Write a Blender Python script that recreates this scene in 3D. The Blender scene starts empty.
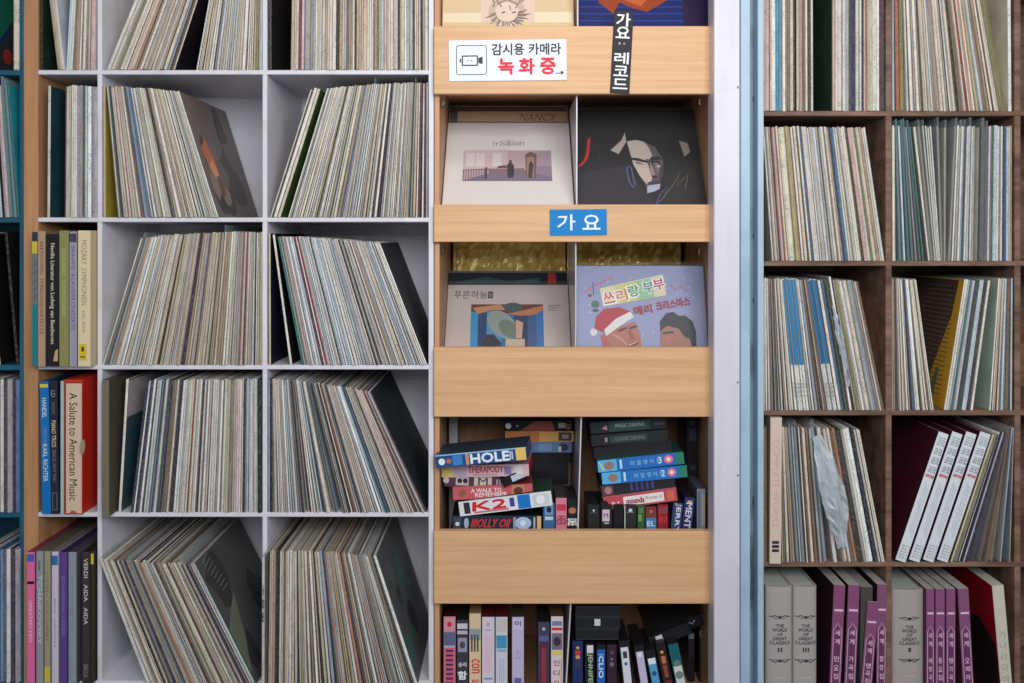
import bpy, bmesh, math, random
from mathutils import Matrix, Vector, Euler
from math import radians as RAD, sin, cos, atan2, asin, pi, hypot

scene = bpy.context.scene
COL = scene.collection
rng = random.Random(11)

# ---------------------------------------------------------------- camera
D, F, CZ = 1.935, 832.0, 1.5           # camera distance to the shelf fronts, focal length (pixels), eye height
cam = bpy.data.cameras.new('camera')
cam.sensor_width = 36.0
cam.lens = F / 1024 * 36.0
cam.shift_y = -(341.5 - 240) / 1024
cam.clip_start = 0.05
camo = bpy.data.objects.new('camera', cam)
camo.location = (0, -D, CZ)
camo.rotation_euler = (RAD(90), 0, 0)
COL.objects.link(camo)
scene.camera = camo

# ---------------------------------------------------------------- world, lamps, exposure
w = bpy.data.worlds.new('daylight')
scene.world = w
w.use_nodes = True
bg = w.node_tree.nodes['Background']
bg.inputs['Color'].default_value = (0.80, 0.89, 1.0, 1)
bg.inputs['Strength'].default_value = 0.40


def area(name, loc, target, sx, sy, power, color):
    l = bpy.data.lights.new(name, 'AREA')
    l.shape = 'RECTANGLE'
    l.size, l.size_y = sx, sy
    l.energy = power
    l.color = color
    o = bpy.data.objects.new(name, l)
    o.location = loc
    o.rotation_euler = (Vector(target) - Vector(loc)).to_track_quat('-Z', 'Y').to_euler()
    COL.objects.link(o)
    return o


area('shop_window_daylight', (0.4, -2.5, 2.25), (0.0, 0.0, 1.6), 1.9, 1.0, 56, (0.95, 0.97, 1.0))
area('warm_ceiling_lamp', (0.1, -0.85, 2.66), (0.12, 0.1, 1.55), 0.9, 0.25, 3.5, (1.0, 0.82, 0.62))

scene.view_settings.view_transform = 'Standard'
scene.view_settings.look = 'None'
scene.view_settings.gamma = 1
scene.view_settings.use_curve_mapping = False
scene.view_settings.exposure = 0.0


# ---------------------------------------------------------------- helpers
def X(px, d=0.0):
    return (px - 512) * (D + d) / F


def Z(py, d=0.0):
    return CZ + (240 - py) * (D + d) / F


def lin(c):
    return tuple(((v / 255) / 12.92 if v / 255 <= 0.04045 else ((v / 255 + 0.055) / 1.055) ** 2.4) for v in c)


def tag(o, label=None, cat=None, group=None, kind=None):
    if label: o['label'] = label
    if cat: o['category'] = cat
    if group: o['group'] = group
    if kind: o['kind'] = kind
    return o


def link(name, data, parent=None, loc=(0, 0, 0), rot=(0, 0, 0), mat=None):
    o = bpy.data.objects.new(name, data)
    o.location = loc
    o.rotation_euler = rot
    if mat is not None:
        data.materials.clear()
        data.materials.append(mat)
    if parent is not None:
        o.parent = parent
    COL.objects.link(o)
    return o


# ---------------------------------------------------------------- materials
def new_mat(name):
    m = bpy.data.materials.new(name)
    m.use_nodes = True
    nt = m.node_tree
    return m, nt, nt.nodes['Principled BSDF']


def N(nt, t, **k):
    n = nt.nodes.new(t)
    for a, v in k.items():
        setattr(n, a, v)
    return n


def mapped(nt, scale, coord='Object'):
    tc = N(nt, 'ShaderNodeTexCoord')
    mp = N(nt, 'ShaderNodeMapping')
    mp.inputs['Scale'].default_value = scale
    nt.links.new(tc.outputs[coord], mp.inputs['Vector'])
    oi = N(nt, 'ShaderNodeObjectInfo')
    ml = N(nt, 'ShaderNodeVectorMath', operation='SCALE')
    cb = N(nt, 'ShaderNodeCombineXYZ')
    for i in range(3):
        nt.links.new(oi.outputs['Random'], cb.inputs[i])
    nt.links.new(cb.outputs[0], ml.inputs[0])
    ml.inputs['Scale'].default_value = 37.0
    ad = N(nt, 'ShaderNodeVectorMath', operation='ADD')
    nt.links.new(mp.outputs[0], ad.inputs[0])
    nt.links.new(ml.outputs[0], ad.inputs[1])
    return ad.outputs[0]


def noise(nt, vec, scale, detail=3.0, rough=0.55):
    n = N(nt, 'ShaderNodeTexNoise')
    n.inputs['Scale'].default_value = scale
    n.inputs['Detail'].default_value = detail
    n.inputs['Roughness'].default_value = rough
    nt.links.new(vec, n.inputs['Vector'])
    return n.outputs['Fac']


def ramp(nt, fac, stops):
    r = N(nt, 'ShaderNodeValToRGB')
    e = r.color_ramp.elements
    while len(e) < len(stops):
        e.new(0.5)
    for i, (p, c) in enumerate(stops):
        e[i].position = p
        e[i].color = (*c, 1)
    nt.links.new(fac, r.inputs['Fac'])
    return r.outputs['Color']


def mix(nt, fac, a, b, mode='MIX'):
    n = N(nt, 'ShaderNodeMix', data_type='RGBA', blend_type=mode)
    for s, v in ((0, fac), (6, a), (7, b)):
        if isinstance(v, (int, float)):
            n.inputs[s].default_value = v
        elif isinstance(v, tuple):
            n.inputs[s].default_value = (*v, 1)
        else:
            nt.links.new(v, n.inputs[s])
    return n.outputs[2]


def wood(name, base, dark, scale, rough=0.45, fine=0.35):
    m, nt, b = new_mat(name)
    v = mapped(nt, scale)
    big = noise(nt, v, 1.0, 4, 0.6)
    v2 = mapped(nt, tuple(s * 6 for s in scale))
    sm = noise(nt, v2, 1.0, 2, 0.5)
    c = ramp(nt, big, [(0.30, lin(dark)), (0.62, lin(base))])
    f = ramp(nt, sm, [(0.35, (1 - fine,) * 3), (0.6, (1, 1, 1))])
    nt.links.new(mix(nt, 1.0, c, f, 'MULTIPLY'), b.inputs['Base Color'])
    b.inputs['Roughness'].default_value = rough
    b.inputs['Specular IOR Level'].default_value = 0.3
    return m


def painted(name, base, stain, rough=0.4, scale=5.0, amount=(0.52, 0.75), metal=0.0):
    m, nt, b = new_mat(name)
    n1 = noise(nt, mapped(nt, (1, 1, 1)), scale, 6, 0.65)
    n2 = noise(nt, mapped(nt, (40, 40, 6)), 1.0, 2, 0.5)
    c = ramp(nt, n1, [(amount[0], lin(base)), (amount[1], lin(stain))])
    f = ramp(nt, n2, [(0.3, (0.93,) * 3), (0.7, (1, 1, 1))])
    nt.links.new(mix(nt, 1.0, c, f, 'MULTIPLY'), b.inputs['Base Color'])
    b.inputs['Roughness'].default_value = rough
    b.inputs['Metallic'].default_value = metal
    return m


def attr(nt, name):
    return N(nt, 'ShaderNodeAttribute', attribute_name=name)


def printed(name, rough, text=0.0, wear=0.0, cover=0.0):
    """paper or card whose colour comes from the mesh; old spines get tiny type and wear, covers soft mottling"""
    m, nt, b = new_mat(name)
    c = attr(nt, 'col').outputs['Color']
    if text or wear or cover:
        s = attr(nt, 'suv').outputs['Vector']
        sx = N(nt, 'ShaderNodeSeparateXYZ')
        nt.links.new(s, sx.inputs[0])

        def vec(su, sv, off):
            cb = N(nt, 'ShaderNodeCombineXYZ')
            for i, k in ((0, su), (1, sv)):
                mm = N(nt, 'ShaderNodeMath', operation='MULTIPLY')
                nt.links.new(sx.outputs[i], mm.inputs[0])
                mm.inputs[1].default_value = k
                nt.links.new(mm.outputs[0], cb.inputs[i])
            cb.inputs[2].default_value = off
            return cb.outputs[0]

        def mask(fac, lo, hi):
            r = N(nt, 'ShaderNodeMapRange')
            r.inputs[1].default_value, r.inputs[2].default_value = lo, hi
            nt.links.new(fac, r.inputs[0])
            return r.outputs[0]

        def mul(a, b_):
            mm = N(nt, 'ShaderNodeMath', operation='MULTIPLY')
            for i, q in ((0, a), (1, b_)):
                if isinstance(q, float): mm.inputs[i].default_value = q
                else: nt.links.new(q, mm.inputs[i])
            return mm.outputs[0]

        k0 = mask(sx.outputs[2], 0.5, 0.4)
        k1 = N(nt, 'ShaderNodeMath', operation='COMPARE')
        nt.links.new(sx.outputs[2], k1.inputs[0])
        k1.inputs[1].default_value = 1.0
        k1.inputs[2].default_value = 0.3
        if wear:
            wv = mask(noise(nt, vec(2.2, 120, 5.1), 1.0, 4, 0.7), 0.48, 0.75)
            c = mix(nt, mul(mul(wv, k0), wear), c, lin((190, 178, 158)))
            dv = mask(noise(nt, vec(3.0, 170, 9.4), 1.0, 3, 0.7), 0.5, 0.75)
            c = mix(nt, mul(mul(dv, k0), wear * 0.8), c, lin((104, 92, 78)))
        if text:
            t = mask(noise(nt, vec(2.6, 300, 1.3), 1.0, 2, 0.6), 0.42, 0.68)
            ph = mask(noise(nt, vec(0.02, 17, 3.7), 1.0, 1, 0.5), 0.45, 0.52)
            c = mix(nt, mul(mul(mul(t, ph), k0), text), c, mix(nt, 1.0, c, (0.16, 0.16, 0.19), 'MULTIPLY'))
        if cover:
            cv = mask(noise(nt, vec(3.0, 3.0, 2.2), 1.0, 4, 0.6), 0.35, 0.7)
            c = mix(nt, mul(mul(cv, k1.outputs[0]), cover), c, mix(nt, 1.0, c, (0.35, 0.33, 0.35), 'MULTIPLY'))
    nt.links.new(c, b.inputs['Base Color'])
    b.inputs['Roughness'].default_value = rough
    b.inputs['Specular IOR Level'].default_value = 0.22
    return m


def clear_film(name, tint, clear=0.72, rough=0.18, milky=0.25):
    """thin polyethylene: mostly see-through, a little milky, glossy"""
    m, nt, b = new_mat(name)
    b.inputs['Base Color'].default_value = (*lin(tint), 1)
    b.inputs['Roughness'].default_value = rough
    tr = N(nt, 'ShaderNodeBsdfTransparent')
    tr.inputs['Color'].default_value = (*lin(tuple(min(255, 255 - (255 - t) * 0.35) for t in tint)), 1)
    mx = N(nt, 'ShaderNodeMixShader')
    mx.inputs[0].default_value = clear
    out = nt.nodes['Material Output']
    nt.links.new(b.outputs[0], mx.inputs[1])
    nt.links.new(tr.outputs[0], mx.inputs[2])
    nt.links.new(mx.outputs[0], out.inputs['Surface'])
    return m


M_SLEEVE = printed('worn_record_sleeve', 0.6, text=0.5, wear=0.4, cover=0.5)
M_CARD = printed('printed_card', 0.45)
M_GLOSSCARD = printed('laminated_card', 0.28)
M_TAPE = printed('video_case_plastic', 0.33)
M_INK = printed('printing_ink', 0.45)
M_BEECH = wood('beech_board', (224, 180, 136), (208, 162, 118), (2.2, 75, 75), 0.45, 0.06)
M_BEECH_UP = wood('beech_upright', (196, 146, 104), (166, 118, 80), (26, 26, 1.2), 0.5, 0.12)
M_BEECH_IN = wood('beech_inside', (208, 160, 124), (184, 136, 100), (22, 22, 1.3), 0.5, 0.10)
M_PLY = wood('brown_plywood', (142, 112, 94), (96, 70, 58), (4, 26, 26), 0.55, 0.25)
M_WHITE = painted('white_laminate', (224, 222, 230), (204, 200, 196), 0.42, 6.0)
M_TEAL = painted('teal_paint', (28, 92, 116), (18, 62, 84), 0.4, 7.0, (0.4, 0.8))
M_POST = painted('white_post_paint', (214, 212, 222), (200, 198, 208), 0.35, 3.0)
M_PALEBLUE = painted('pale_blue_metal', (168, 194, 210), (136, 164, 184), 0.38, 4.0, (0.5, 0.8))
M_CHANNEL = painted('blue_grey_channel', (128, 152, 170), (70, 84, 98), 0.45, 6.0, (0.5, 0.7))
M_WALL = painted('plaster_wall', (196, 192, 186), (180, 176, 170), 0.8, 3.0)
M_FLOOR = painted('grey_floor', (120, 116, 112), (92, 88, 84), 0.6, 4.0)
M_ACRYL = painted('acrylic_divider_edge', (214, 214, 224), (196, 196, 210), 0.2, 3.0)
M_FILM = clear_film('clear_plastic_sleeve', (214, 222, 226), 0.82, 0.14)
M_WRAP = clear_film('shiny_clear_wrap', (236, 238, 240), 0.955, 0.1)
M_FILM_TEAL = clear_film('cloudy_plastic_sleeve', (150, 180, 186), 0.55, 0.2)
M_FILM_MILK = clear_film('milky_torn_sleeve', (196, 204, 212), 0.25, 0.3)
mg, ntg, bg_ = new_mat('gold_foil')
bg_.inputs['Base Color'].default_value = (*lin((255, 222, 112)), 1)
bg_.inputs['Metallic'].default_value = 0.12
bg_.inputs['Roughness'].default_value = 0.25
M_GOLD = mg
ms, nts, bs_ = new_mat('dark_steel')
bs_.inputs['Base Color'].default_value = (*lin((70, 60, 52)), 1)
bs_.inputs['Metallic'].default_value = 0.8
bs_.inputs['Roughness'].default_value = 0.4
M_STEEL = ms


# ---------------------------------------------------------------- meshes
def panel_mesh(sx, sy, sz, bev=0.0012):
    bm = bmesh.new()
    bmesh.ops.create_cube(bm, size=1.0)
    bmesh.ops.scale(bm, vec=(sx, sy, sz), verts=bm.verts)
    bmesh.ops.bevel(bm, geom=list(bm.edges), offset=min(bev, sx * .3, sy * .3, sz * .3), segments=1, affect='EDGES')
    me = bpy.data.meshes.new('panel')
    bm.to_mesh(me)
    bm.free()
    return me


def panel(name, x0, x1, y0, y1, z0, z1, mat, parent=None, bev=0.0012):
    c = Vector(((x0 + x1) / 2, (y0 + y1) / 2, (z0 + z1) / 2))
    loc = c - (parent.location if parent is not None else Vector())
    return link(name, panel_mesh(x1 - x0, y1 - y0, z1 - z0, bev), parent, loc, (0, 0, 0), mat)


def empty(name, loc, label, cat, group=None):
    o = bpy.data.objects.new(name, None)
    o.location = loc
    o.empty_display_size = 0.1
    COL.objects.link(o)
    return tag(o, label, cat, group)


def box_raw(w, d, h, front, left, right, top, ch, ro, x0=0.0):
    """a sleeve or case: rounded front edge along the height. Front face at y = 0."""
    cs = [(0, d), (0, ch), (ch, 0), (w - ch, 0), (w, ch), (w, d)]
    V = [(x + x0, y, 0.0) for x, y in cs] + [(x + x0, y, h) for x, y in cs]
    faces, cols, suv = [], [], []
    kind = [1, 0, 0, 0, 1, 2]
    fc = [left, front, front, front, right, top]
    for i in range(6):
        j = (i + 1) % 6
        faces.append((i, j, j + 6, i + 6))
        cols.append(fc[i])
        q = []
        for a, zz in ((i, 0.0), (j, 0.0), (j, h), (i, h)):
            px_, py_ = cs[a]
            q.append((px_ / w, zz + ro, 0.0) if kind[i] == 0 else (py_ / d + ro * 3, zz / h + ro * 5, float(kind[i])))
        suv.append(q)
    faces.append(tuple(range(6, 12)))
    cols.append(top)
    suv.append([(0, 0, 2.0)] * 6)
    faces.append(tuple(range(5, -1, -1)))
    cols.append(top)
    suv.append([(0, 0, 2.0)] * 6)
    return V, faces, cols, suv


def coloured_mesh(name, V, faces, cols, suv=None):
    me = bpy.data.meshes.new(name)
    me.from_pydata(V, [], faces)
    a = me.attributes.new('col', 'FLOAT_COLOR', 'CORNER')
    flat = []
    for f, c in zip(faces, cols):
        flat.extend([*c, 1.0] * len(f))
    a.data.foreach_set('color', flat)
    if suv is not None:
        b = me.attributes.new('suv', 'FLOAT_VECTOR', 'CORNER')
        fl = []
        for q in suv:
            for p in q:
                fl.extend(p)
        b.data.foreach_set('vector', fl)
    me.update()
    return me


# ---------------------------------------------------------------- printing: flat artwork and lettering on a face
_text = {}


def glyphs(s, bold):
    k = (s, bold)
    if k not in _text:
        cu = bpy.data.curves.new('lettering', 'FONT')
        cu.body = s
        cu.resolution_u = 2
        cu.align_x = 'CENTER'
        o = bpy.data.objects.new('lettering', cu)
        COL.objects.link(o)
        dg = bpy.context.evaluated_depsgraph_get()
        me = bpy.data.meshes.new_from_object(o.evaluated_get(dg))
        vs = [v.co.copy() for v in me.vertices]
        fs = [tuple(p.vertices) for p in me.polygons]
        bpy.data.objects.remove(o)
        bpy.data.curves.remove(cu)
        bpy.data.meshes.remove(me)
        x0, x1 = min(v.x for v in vs), max(v.x for v in vs)
        y0, y1 = min(v.y for v in vs), max(v.y for v in vs)
        _text[k] = ([((v.x - x0) / (x1 - x0) - .5, (v.y - y0) / (y1 - y0) - .5) for v in vs], fs, (x1 - x0) / (y1 - y0))
    return _text[k]


class Print:
    STEP = 0.00005

    def __init__(self):
        self.V, self.Fc, self.C, self.l = [], [], [], 0

    def _add(self, pts, faces, c):
        b = len(self.V)
        z = self.l * self.STEP
        self.V.extend((x, y, z) for x, y in pts)
        c = lin(c)
        for f in faces:
            self.Fc.append(tuple(b + i for i in f))
            self.C.append(c)
        self.l += 1

    def poly(self, pts, c):
        self._add(pts, [tuple(range(len(pts)))], c)

    def rect(self, x0, y0, x1, y1, c):
        self.poly([(x0, y0), (x1, y0), (x1, y1), (x0, y1)], c)

    def frame(self, x0, y0, x1, y1, t, c, r=0.0, n=5):
        def loop(a0, b0, a1, b1, rr):
            out = []
            for cx, cy, st in ((a1 - rr, b1 - rr, 0), (a0 + rr, b1 - rr, 90), (a0 + rr, b0 + rr, 180), (a1 - rr, b0 + rr, 270)):
                for i in range(n + 1):
                    an = RAD(st + 90 * i / n)
                    out.append((cx + rr * cos(an), cy + rr * sin(an)))
            return out
        o, i = loop(x0, y0, x1, y1, r), loop(x0 + t, y0 + t, x1 - t, y1 - t, max(r - t, 1e-5))
        m = len(o)
        self._add(o + i, [(k, (k + 1) % m, m + (k + 1) % m, m + k) for k in range(m)], c)

    def ell(self, cx, cy, rx, ry, c, rot=0.0, n=20):
        self.poly([(cx + rx * cos(a) * cos(rot) - ry * sin(a) * sin(rot), cy + rx * cos(a) * sin(rot) + ry * sin(a) * cos(rot))
                   for a in (2 * pi * i / n for i in range(n))], c)

    def line(self, pts, t, c):
        P_, n = [], len(pts)
        for i, (x, y) in enumerate(pts):
            a, b = pts[max(i - 1, 0)], pts[min(i + 1, n - 1)]
            dx, dy = b[0] - a[0], b[1] - a[1]
            L = hypot(dx, dy) or 1
            P_ += [(x - dy / L * t / 2, y + dx / L * t / 2), (x + dy / L * t / 2, y - dx / L * t / 2)]
        self._add(P_, [(2 * i, 2 * i + 1, 2 * i + 3, 2 * i + 2) for i in range(n - 1)], c)

    def text(self, s, cx, cy, w, h, c, rot=0.0, bold=0.0, shear=0.0):
        vs, fs, asp = glyphs(s, 0)
        if w is None: w = h * asp
        if h is None: h = w / asp
        ca, sa = cos(rot), sin(rot)
        pts = []
        for x, y in vs:
            px_, py_ = x * w + shear * y * h, y * h
            pts.append((cx + px_ * ca - py_ * sa, cy + px_ * sa + py_ * ca))
        if bold > 0:
            e = bold * min(abs(w), abs(h)) * .9 if len(s) == 1 else bold * abs(h) * .9
            for dx, dy in ((e, 0), (-e, 0), (0, e), (0, -e)):
                self._add([(x + dx, y + dy) for x, y in pts], fs, c)
                self.l -= .7
        self._add(pts, fs, c)

    def build(self, name, parent, face, size, mat=None, lift=0.00025, x0=0.0):
        """face: front, right, left or top of a box of size (w, d, h)"""
        w_, d_, h_ = size
        if face == 'front': T = [(x + x0, -lift - z, y) for x, y, z in self.V]
        elif face == 'right': T = [(w_ + x0 + lift + z, x, y) for x, y, z in self.V]
        elif face == 'left': T = [(x0 - lift - z, d_ - x, y) for x, y, z in self.V]
        else: T = [(x + x0, y, h_ + lift + z) for x, y, z in self.V]
        return link(name, coloured_mesh(name, T, self.Fc, self.C), parent, mat=mat or M_INK)


def item(name, label, cat, group, size, loc, rot=(0, 0, 0), front=(200, 200, 200), side=None, top=None, mat=None, art=None,
         part='spine_print', ch=None, left=None, right=None, x0=0.0, vinyl=False):
    w_, d_, h_ = size
    side = side or front
    V, Fc, C, S = box_raw(w_, d_, h_, lin(front), lin(left or side), lin(right or side), lin(top or side), ch if ch is not None else min(.0012, w_ * .2), rng.random() * 40, x0)
    o = link(name, coloured_mesh(name, V, Fc, C, S), None, loc, rot, mat or M_CARD)
    tag(o, label, cat, group)
    if art:
        p = Print()
        p.rect(w_ * .03, h_ * .002, w_ * .97, h_ * .998, front)
        art(p, w_, h_)
        p.build(part, o, 'front', size, x0=x0)
    return o


# ---------------------------------------------------------------- the setting
wl = panel('wall_back', -3.2, 3.2, 0.46, 0.56, 0, 2.9, M_WALL); tag(wl, kind='structure')
fl = panel('floor', -3.2, 3.2, -3.6, 0.56, -0.06, 0.0, M_FLOOR); tag(fl, kind='structure')
ce = panel('ceiling', -3.2, 3.2, -3.0, 0.56, 2.9, 2.98, M_WALL); tag(ce, kind='structure')
# post and sliding-door channel between the beech cabinet and the plywood rack (they stand forward of the shelves)
k = (D - 0.06) / D
t1 = panel('trim_1', X(714) * k, X(740) * k, -0.06, -0.002, 0, 2.9, M_POST, bev=0.002); tag(t1, kind='structure')
p = Print()
for py_ in (92, 378, 468):
    p.ell(0.0245 * 1.0, (Z(py_) - 1.45), 0.0022, 0.003, (120, 112, 104))
p.build('screw_print', t1, 'front', (0, 0, 0)).location = (0, -0.029, 0)
t2 = empty('trim_2', (X(752), 0, 0), 'pale blue metal door channel beside the white post', None)
del t2['label']
t2['kind'] = 'structure'
panel('outer_rail', X(741) * .975, X(750) * .978, -0.045, 0.0, 0, 2.9, M_PALEBLUE, t2)
panel('recess', X(750) * .978, X(757) * .98, -0.012, 0.0, 0, 2.9, M_CHANNEL, t2)
panel('inner_rail', X(757) * .98, X(763) * .98, -0.045, 0.0, 0, 2.9, M_PALEBLUE, t2)
p = Print()
cx = (X(753.5) - X(752)) * .985
for i, (py_, hh) in enumerate(((20, .02), (100, .016), (228, .012), (236, .014), (244, .010), (300, .014), (402, .02), (500, .03))):
    p.ell(cx + 0.002 * (-1) ** i, Z(py_), 0.004, hh / 2, (52, 56, 64), n=9)
p.build('scuff_print', t2, 'front', (0, 0, 0)).location = (0, -0.0125, 0)

# ---------------------------------------------------------------- the racks
ROWS_W = [-77.5, 70, 217.5, 365, 512.5, 681]                # shelf top edges of the white and the teal rack, as heights
ROWS_P = [-39, 111, 261, 410.5, 562, 713]                   # of the plywood rack
SH = 0.0105

white = empty('record_rack', (X(236), 0.16, 0), 'white laminate record rack with one beech side, packed with leaning records', 'rack')
wx0, wx1 = X(38), X(428.5)
s = panel('side_panel', X(23.5), X(38), 0.0, 0.33, 0, 2.34, M_BEECH_UP, white); s['label'] = 'beech side panel'
panel('side_panel', X(428.5), X(433.6), 0.0, 0.33, 0, 2.34, M_WHITE, white)
for a, b in ((97, 101.5), (262.2, 267)):
    panel('divider', X(a), X(b), 0.001, 0.322, 0.08, 2.32, M_WHITE, white)
for py_ in ROWS_W:
    panel('shelf', wx0, wx1, 0.0, 0.322, Z(py_) - SH, Z(py_), M_WHITE, white)
panel('shelf', wx0, wx1, 0.0, 0.322, 0.07, 0.08, M_WHITE, white)
panel('back_panel', wx0, wx1, 0.322, 0.33, 0, 2.34, M_WHITE, white)

teal = empty('record_rack', (X(-60), 0.16, 0), 'teal painted record rack standing against the beech upright', 'rack')
panel('side_panel', X(19.3), X(23.3), 0.0, 0.33, 0, 2.34, M_TEAL, teal)
panel('side_panel', X(-150), X(-145), 0.0, 0.33, 0, 2.34, M_TEAL, teal)
for py_ in ROWS_W:
    panel('shelf', X(-145), X(19.3), 0.0, 0.322, Z(py_) - SH * 1.15, Z(py_), M_TEAL, teal)
panel('back_panel', X(-145), X(19.3), 0.322, 0.33, 0, 2.34, M_TEAL, teal)

ply = empty('record_rack', (X(900), 0.16, 0), 'brown plywood record rack beside the pale blue door channel', 'rack')
px0, px1 = X(762.5), X(1142)
panel('side_panel', X(757), X(762.5), 0.001, 0.33, 0, 2.3, M_PLY, ply)
panel('side_panel', X(1142), X(1148), 0.0, 0.33, 0, 2.3, M_PLY, ply)
for a in (886, 1015):
    panel('divider', X(a), X(a + 6), 0.001, 0.322, 0.08, 2.25, M_PLY, ply)
for py_ in ROWS_P:
    panel('shelf', px0, px1, 0.0, 0.322, Z(py_) - 0.0115, Z(py_), M_PLY, ply)
panel('back_panel', px0, px1, 0.322, 0.33, 0, 2.3, M_PLY, ply)

# ---------------------------------------------------------------- records
PAL = {
    'cream': (222, 212, 192), 'ivory': (232, 227, 214), 'white': (238, 238, 236), 'beige': (204, 187, 164), 'tan': (182, 155, 128),
    'brown': (136, 112, 92), 'pale grey': (212, 209, 203), 'grey': (168, 164, 160), 'charcoal': (66, 62, 62), 'black': (34, 32, 34),
    'blue grey': (158, 172, 184), 'pale blue': (190, 210, 222), 'blue': (70, 112, 158), 'navy': (48, 56, 86), 'teal': (56, 118, 120),
    'green': (92, 118, 84), 'dark green': (34, 58, 46), 'olive': (140, 134, 84), 'yellow': (196, 178, 104), 'orange': (196, 116, 84),
    'red': (164, 58, 54), 'maroon': (104, 44, 52), 'pink': (214, 178, 172), 'lilac': (178, 172, 186), 'sky blue': (84, 164, 204),
}
SETS = {
    'old': dict(cream=6, ivory=3, beige=5, tan=3, brown=1.2, grey=2) | {'pale grey': 4, 'blue grey': 1.2, 'charcoal': .6, 'pink': .8, 'pale blue': .6},
    'mix': dict(cream=5, ivory=4, beige=3, grey=3, white=3, tan=1, charcoal=.9, navy=.4, red=.25, olive=.7, green=.3, pink=.8) | {'pale grey': 5, 'blue grey': 2.5, 'pale blue': 1.2},
    'cool': dict(white=4, ivory=3, grey=4, cream=3, charcoal=1.2, navy=.6, teal=.5, lilac=.7, beige=1.5, pink=.5) | {'pale grey': 6, 'blue grey': 4, 'pale blue': 2},
    'dark': dict(cream=3, beige=3, grey=4, charcoal=2, brown=1.5, tan=1, navy=.7, orange=.25, white=1.5) | {'pale grey': 4, 'blue grey': 2},
    'film': dict(grey=2, cream=3, tan=2, ivory=2, olive=.6) | {'pale grey': 5, 'blue grey': 4, 'pale blue': 2, 'teal': .9},
}
BAYS = {}
HGT = {'w2a': .306, 'w2b': .3055, 'w2c': .3135, 'w3b': .3095, 'w3c': .3045, 'p3a': .3075, 'p3b': .3065, 'w5b': .3125, 'w5c': .3125}
GROUPN = {}


def pick(setname):
    d = SETS[setname]
    return rng.choices(list(d), list(d.values()))[0]


def jit(c, a=12):
    g = rng.uniform(-a, a)
    m_ = sum(c) / 3
    return tuple(max(8, min(250, (v * .86 + m_ * .14) + g + rng.uniform(-a * .3, a * .3))) for v in c)


def seg(bay, shelf_py, b, t, n, pal='mix', prot=0.004, acc=None, faces=None, even=0.35, hgt=None, fit=0.91, film=None, band=None, keep=False, loose=0.0):
    """n sleeves between two leaning lines. b, t: where the row's left and right line meet the shelf, and where they end at the sleeves' top (photo columns)."""
    acc, faces = acc or {}, faces or {}
    ws = [math.exp(rng.gauss(0, even)) for _ in range(n)]
    tot, run, cuts = sum(ws), 0.0, [0.0]
    for q in ws:
        run += q
        cuts.append(run / tot)
    if film: fit = .7
    hgt = hgt or HGT.get(bay, .3135 if bay[0] == 'p' else .3095)
    accn = {min(n - 1, max(0, int(round(f * (n - 1))))): c for f, c in acc.items()}
    facen = {(n - 1 if f == 'last' else 0 if f == 'first' else min(n - 1, int(round(f * (n - 1))))): c for f, c in faces.items()}
    ks = (D - prot) / D
    for i in range(n):
        bl, br = (b[0] + (b[1] - b[0]) * cuts[i + j] for j in (0, 1))
        tl, tr = (t[0] + (t[1] - t[0]) * cuts[i + j] for j in (0, 1))
        h = hgt + rng.uniform(-.0025, .0015)
        lean = max(-0.9, min(0.9, (tl - bl) / (F / D) * ks / .3135))
        th = asin(lean)
        gap = min(br - bl, tr - tl) / (F / D) * ks
        wd = max(0.0012, gap * cos(th) * fit)
        cname = accn.get(i) or pick(pal)
        c = jit(PAL[cname])
        fname = facen.get(i)
        fc = jit(PAL[fname], 4) if fname in PAL else (fname if fname else jit(PAL[pick(pal)], 20))
        xc = X(bl) * ks
        BAYS.setdefault(bay, []).append(dict(x=xc + (wd / cos(th) if th > 0 else 0), th=th, w=wd, h=h, z=Z(shelf_py) + .0004, y=-prot + rng.uniform(0, .009), cname=cname, c=c, fc=fc,
                                            ord_x=(bl + tl + br + tr) / 4, keep=keep or i in accn or i in facen, film=film, band=band, d=0.3125))
        if loose and rng.random() < loose:
            BAYS[bay][-1].update(film='clear', keep=True, w=wd * (.55 if bay == 'w5b' else .72))


def one(bay, shelf_py, b, t, cname, face=None, keep=True, **kw):
    """a single sleeve, b and t are (left, right) columns of its spine"""
    seg(bay, shelf_py, b, t, 1, acc={0.0: cname}, faces={0.0: face} if face else None, even=0.0, keep=keep, **kw)
    return BAYS[bay][-1]


R1, R2, R3, R4, R5 = ROWS_W[1:6]
Q1, Q2, Q3, Q4, Q5 = ROWS_P[1:6]
# white rack, top row
one('w1a', R1, (38.6, 41.5), (38.6, 41.5), 'black', (30, 52, 40), hgt=.32)
seg('w1a', R1, (57, 64), (41, 48.5), 3, 'old', acc={0: 'tan', .5: 'cream', 1: 'cream'})
seg('w1a', R1, (64.3, 72), (72, 78.5), 4, 'cool')
seg('w1a', R1, (72.3, 80), (78.6, 84), 3, 'old', acc={0: 'tan', .5: 'tan'})
seg('w1a', R1, (80.3, 94.5), (84.3, 95.3), 5, 'mix', acc={0: 'cream', .25: 'ivory', .75: 'pink', 1: 'pink'})
seg('w1b', R1, (105, 174), (156, 216), 31, 'old', acc={.35: 'pink', .42: 'tan', .9: 'blue'}, faces={'last': (34, 30, 36)})
seg('w1b', R1, (195, 262), (219, 262), 29, 'mix', acc={.1: 'charcoal', .3: 'charcoal', .5: 'blue grey', .8: 'ivory', .85: 'ivory', .93: 'olive', .97: 'olive'})
one('w1c', R1, (268.5, 271.5), (268.5, 271.5), 'charcoal', (38, 32, 32))
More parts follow.
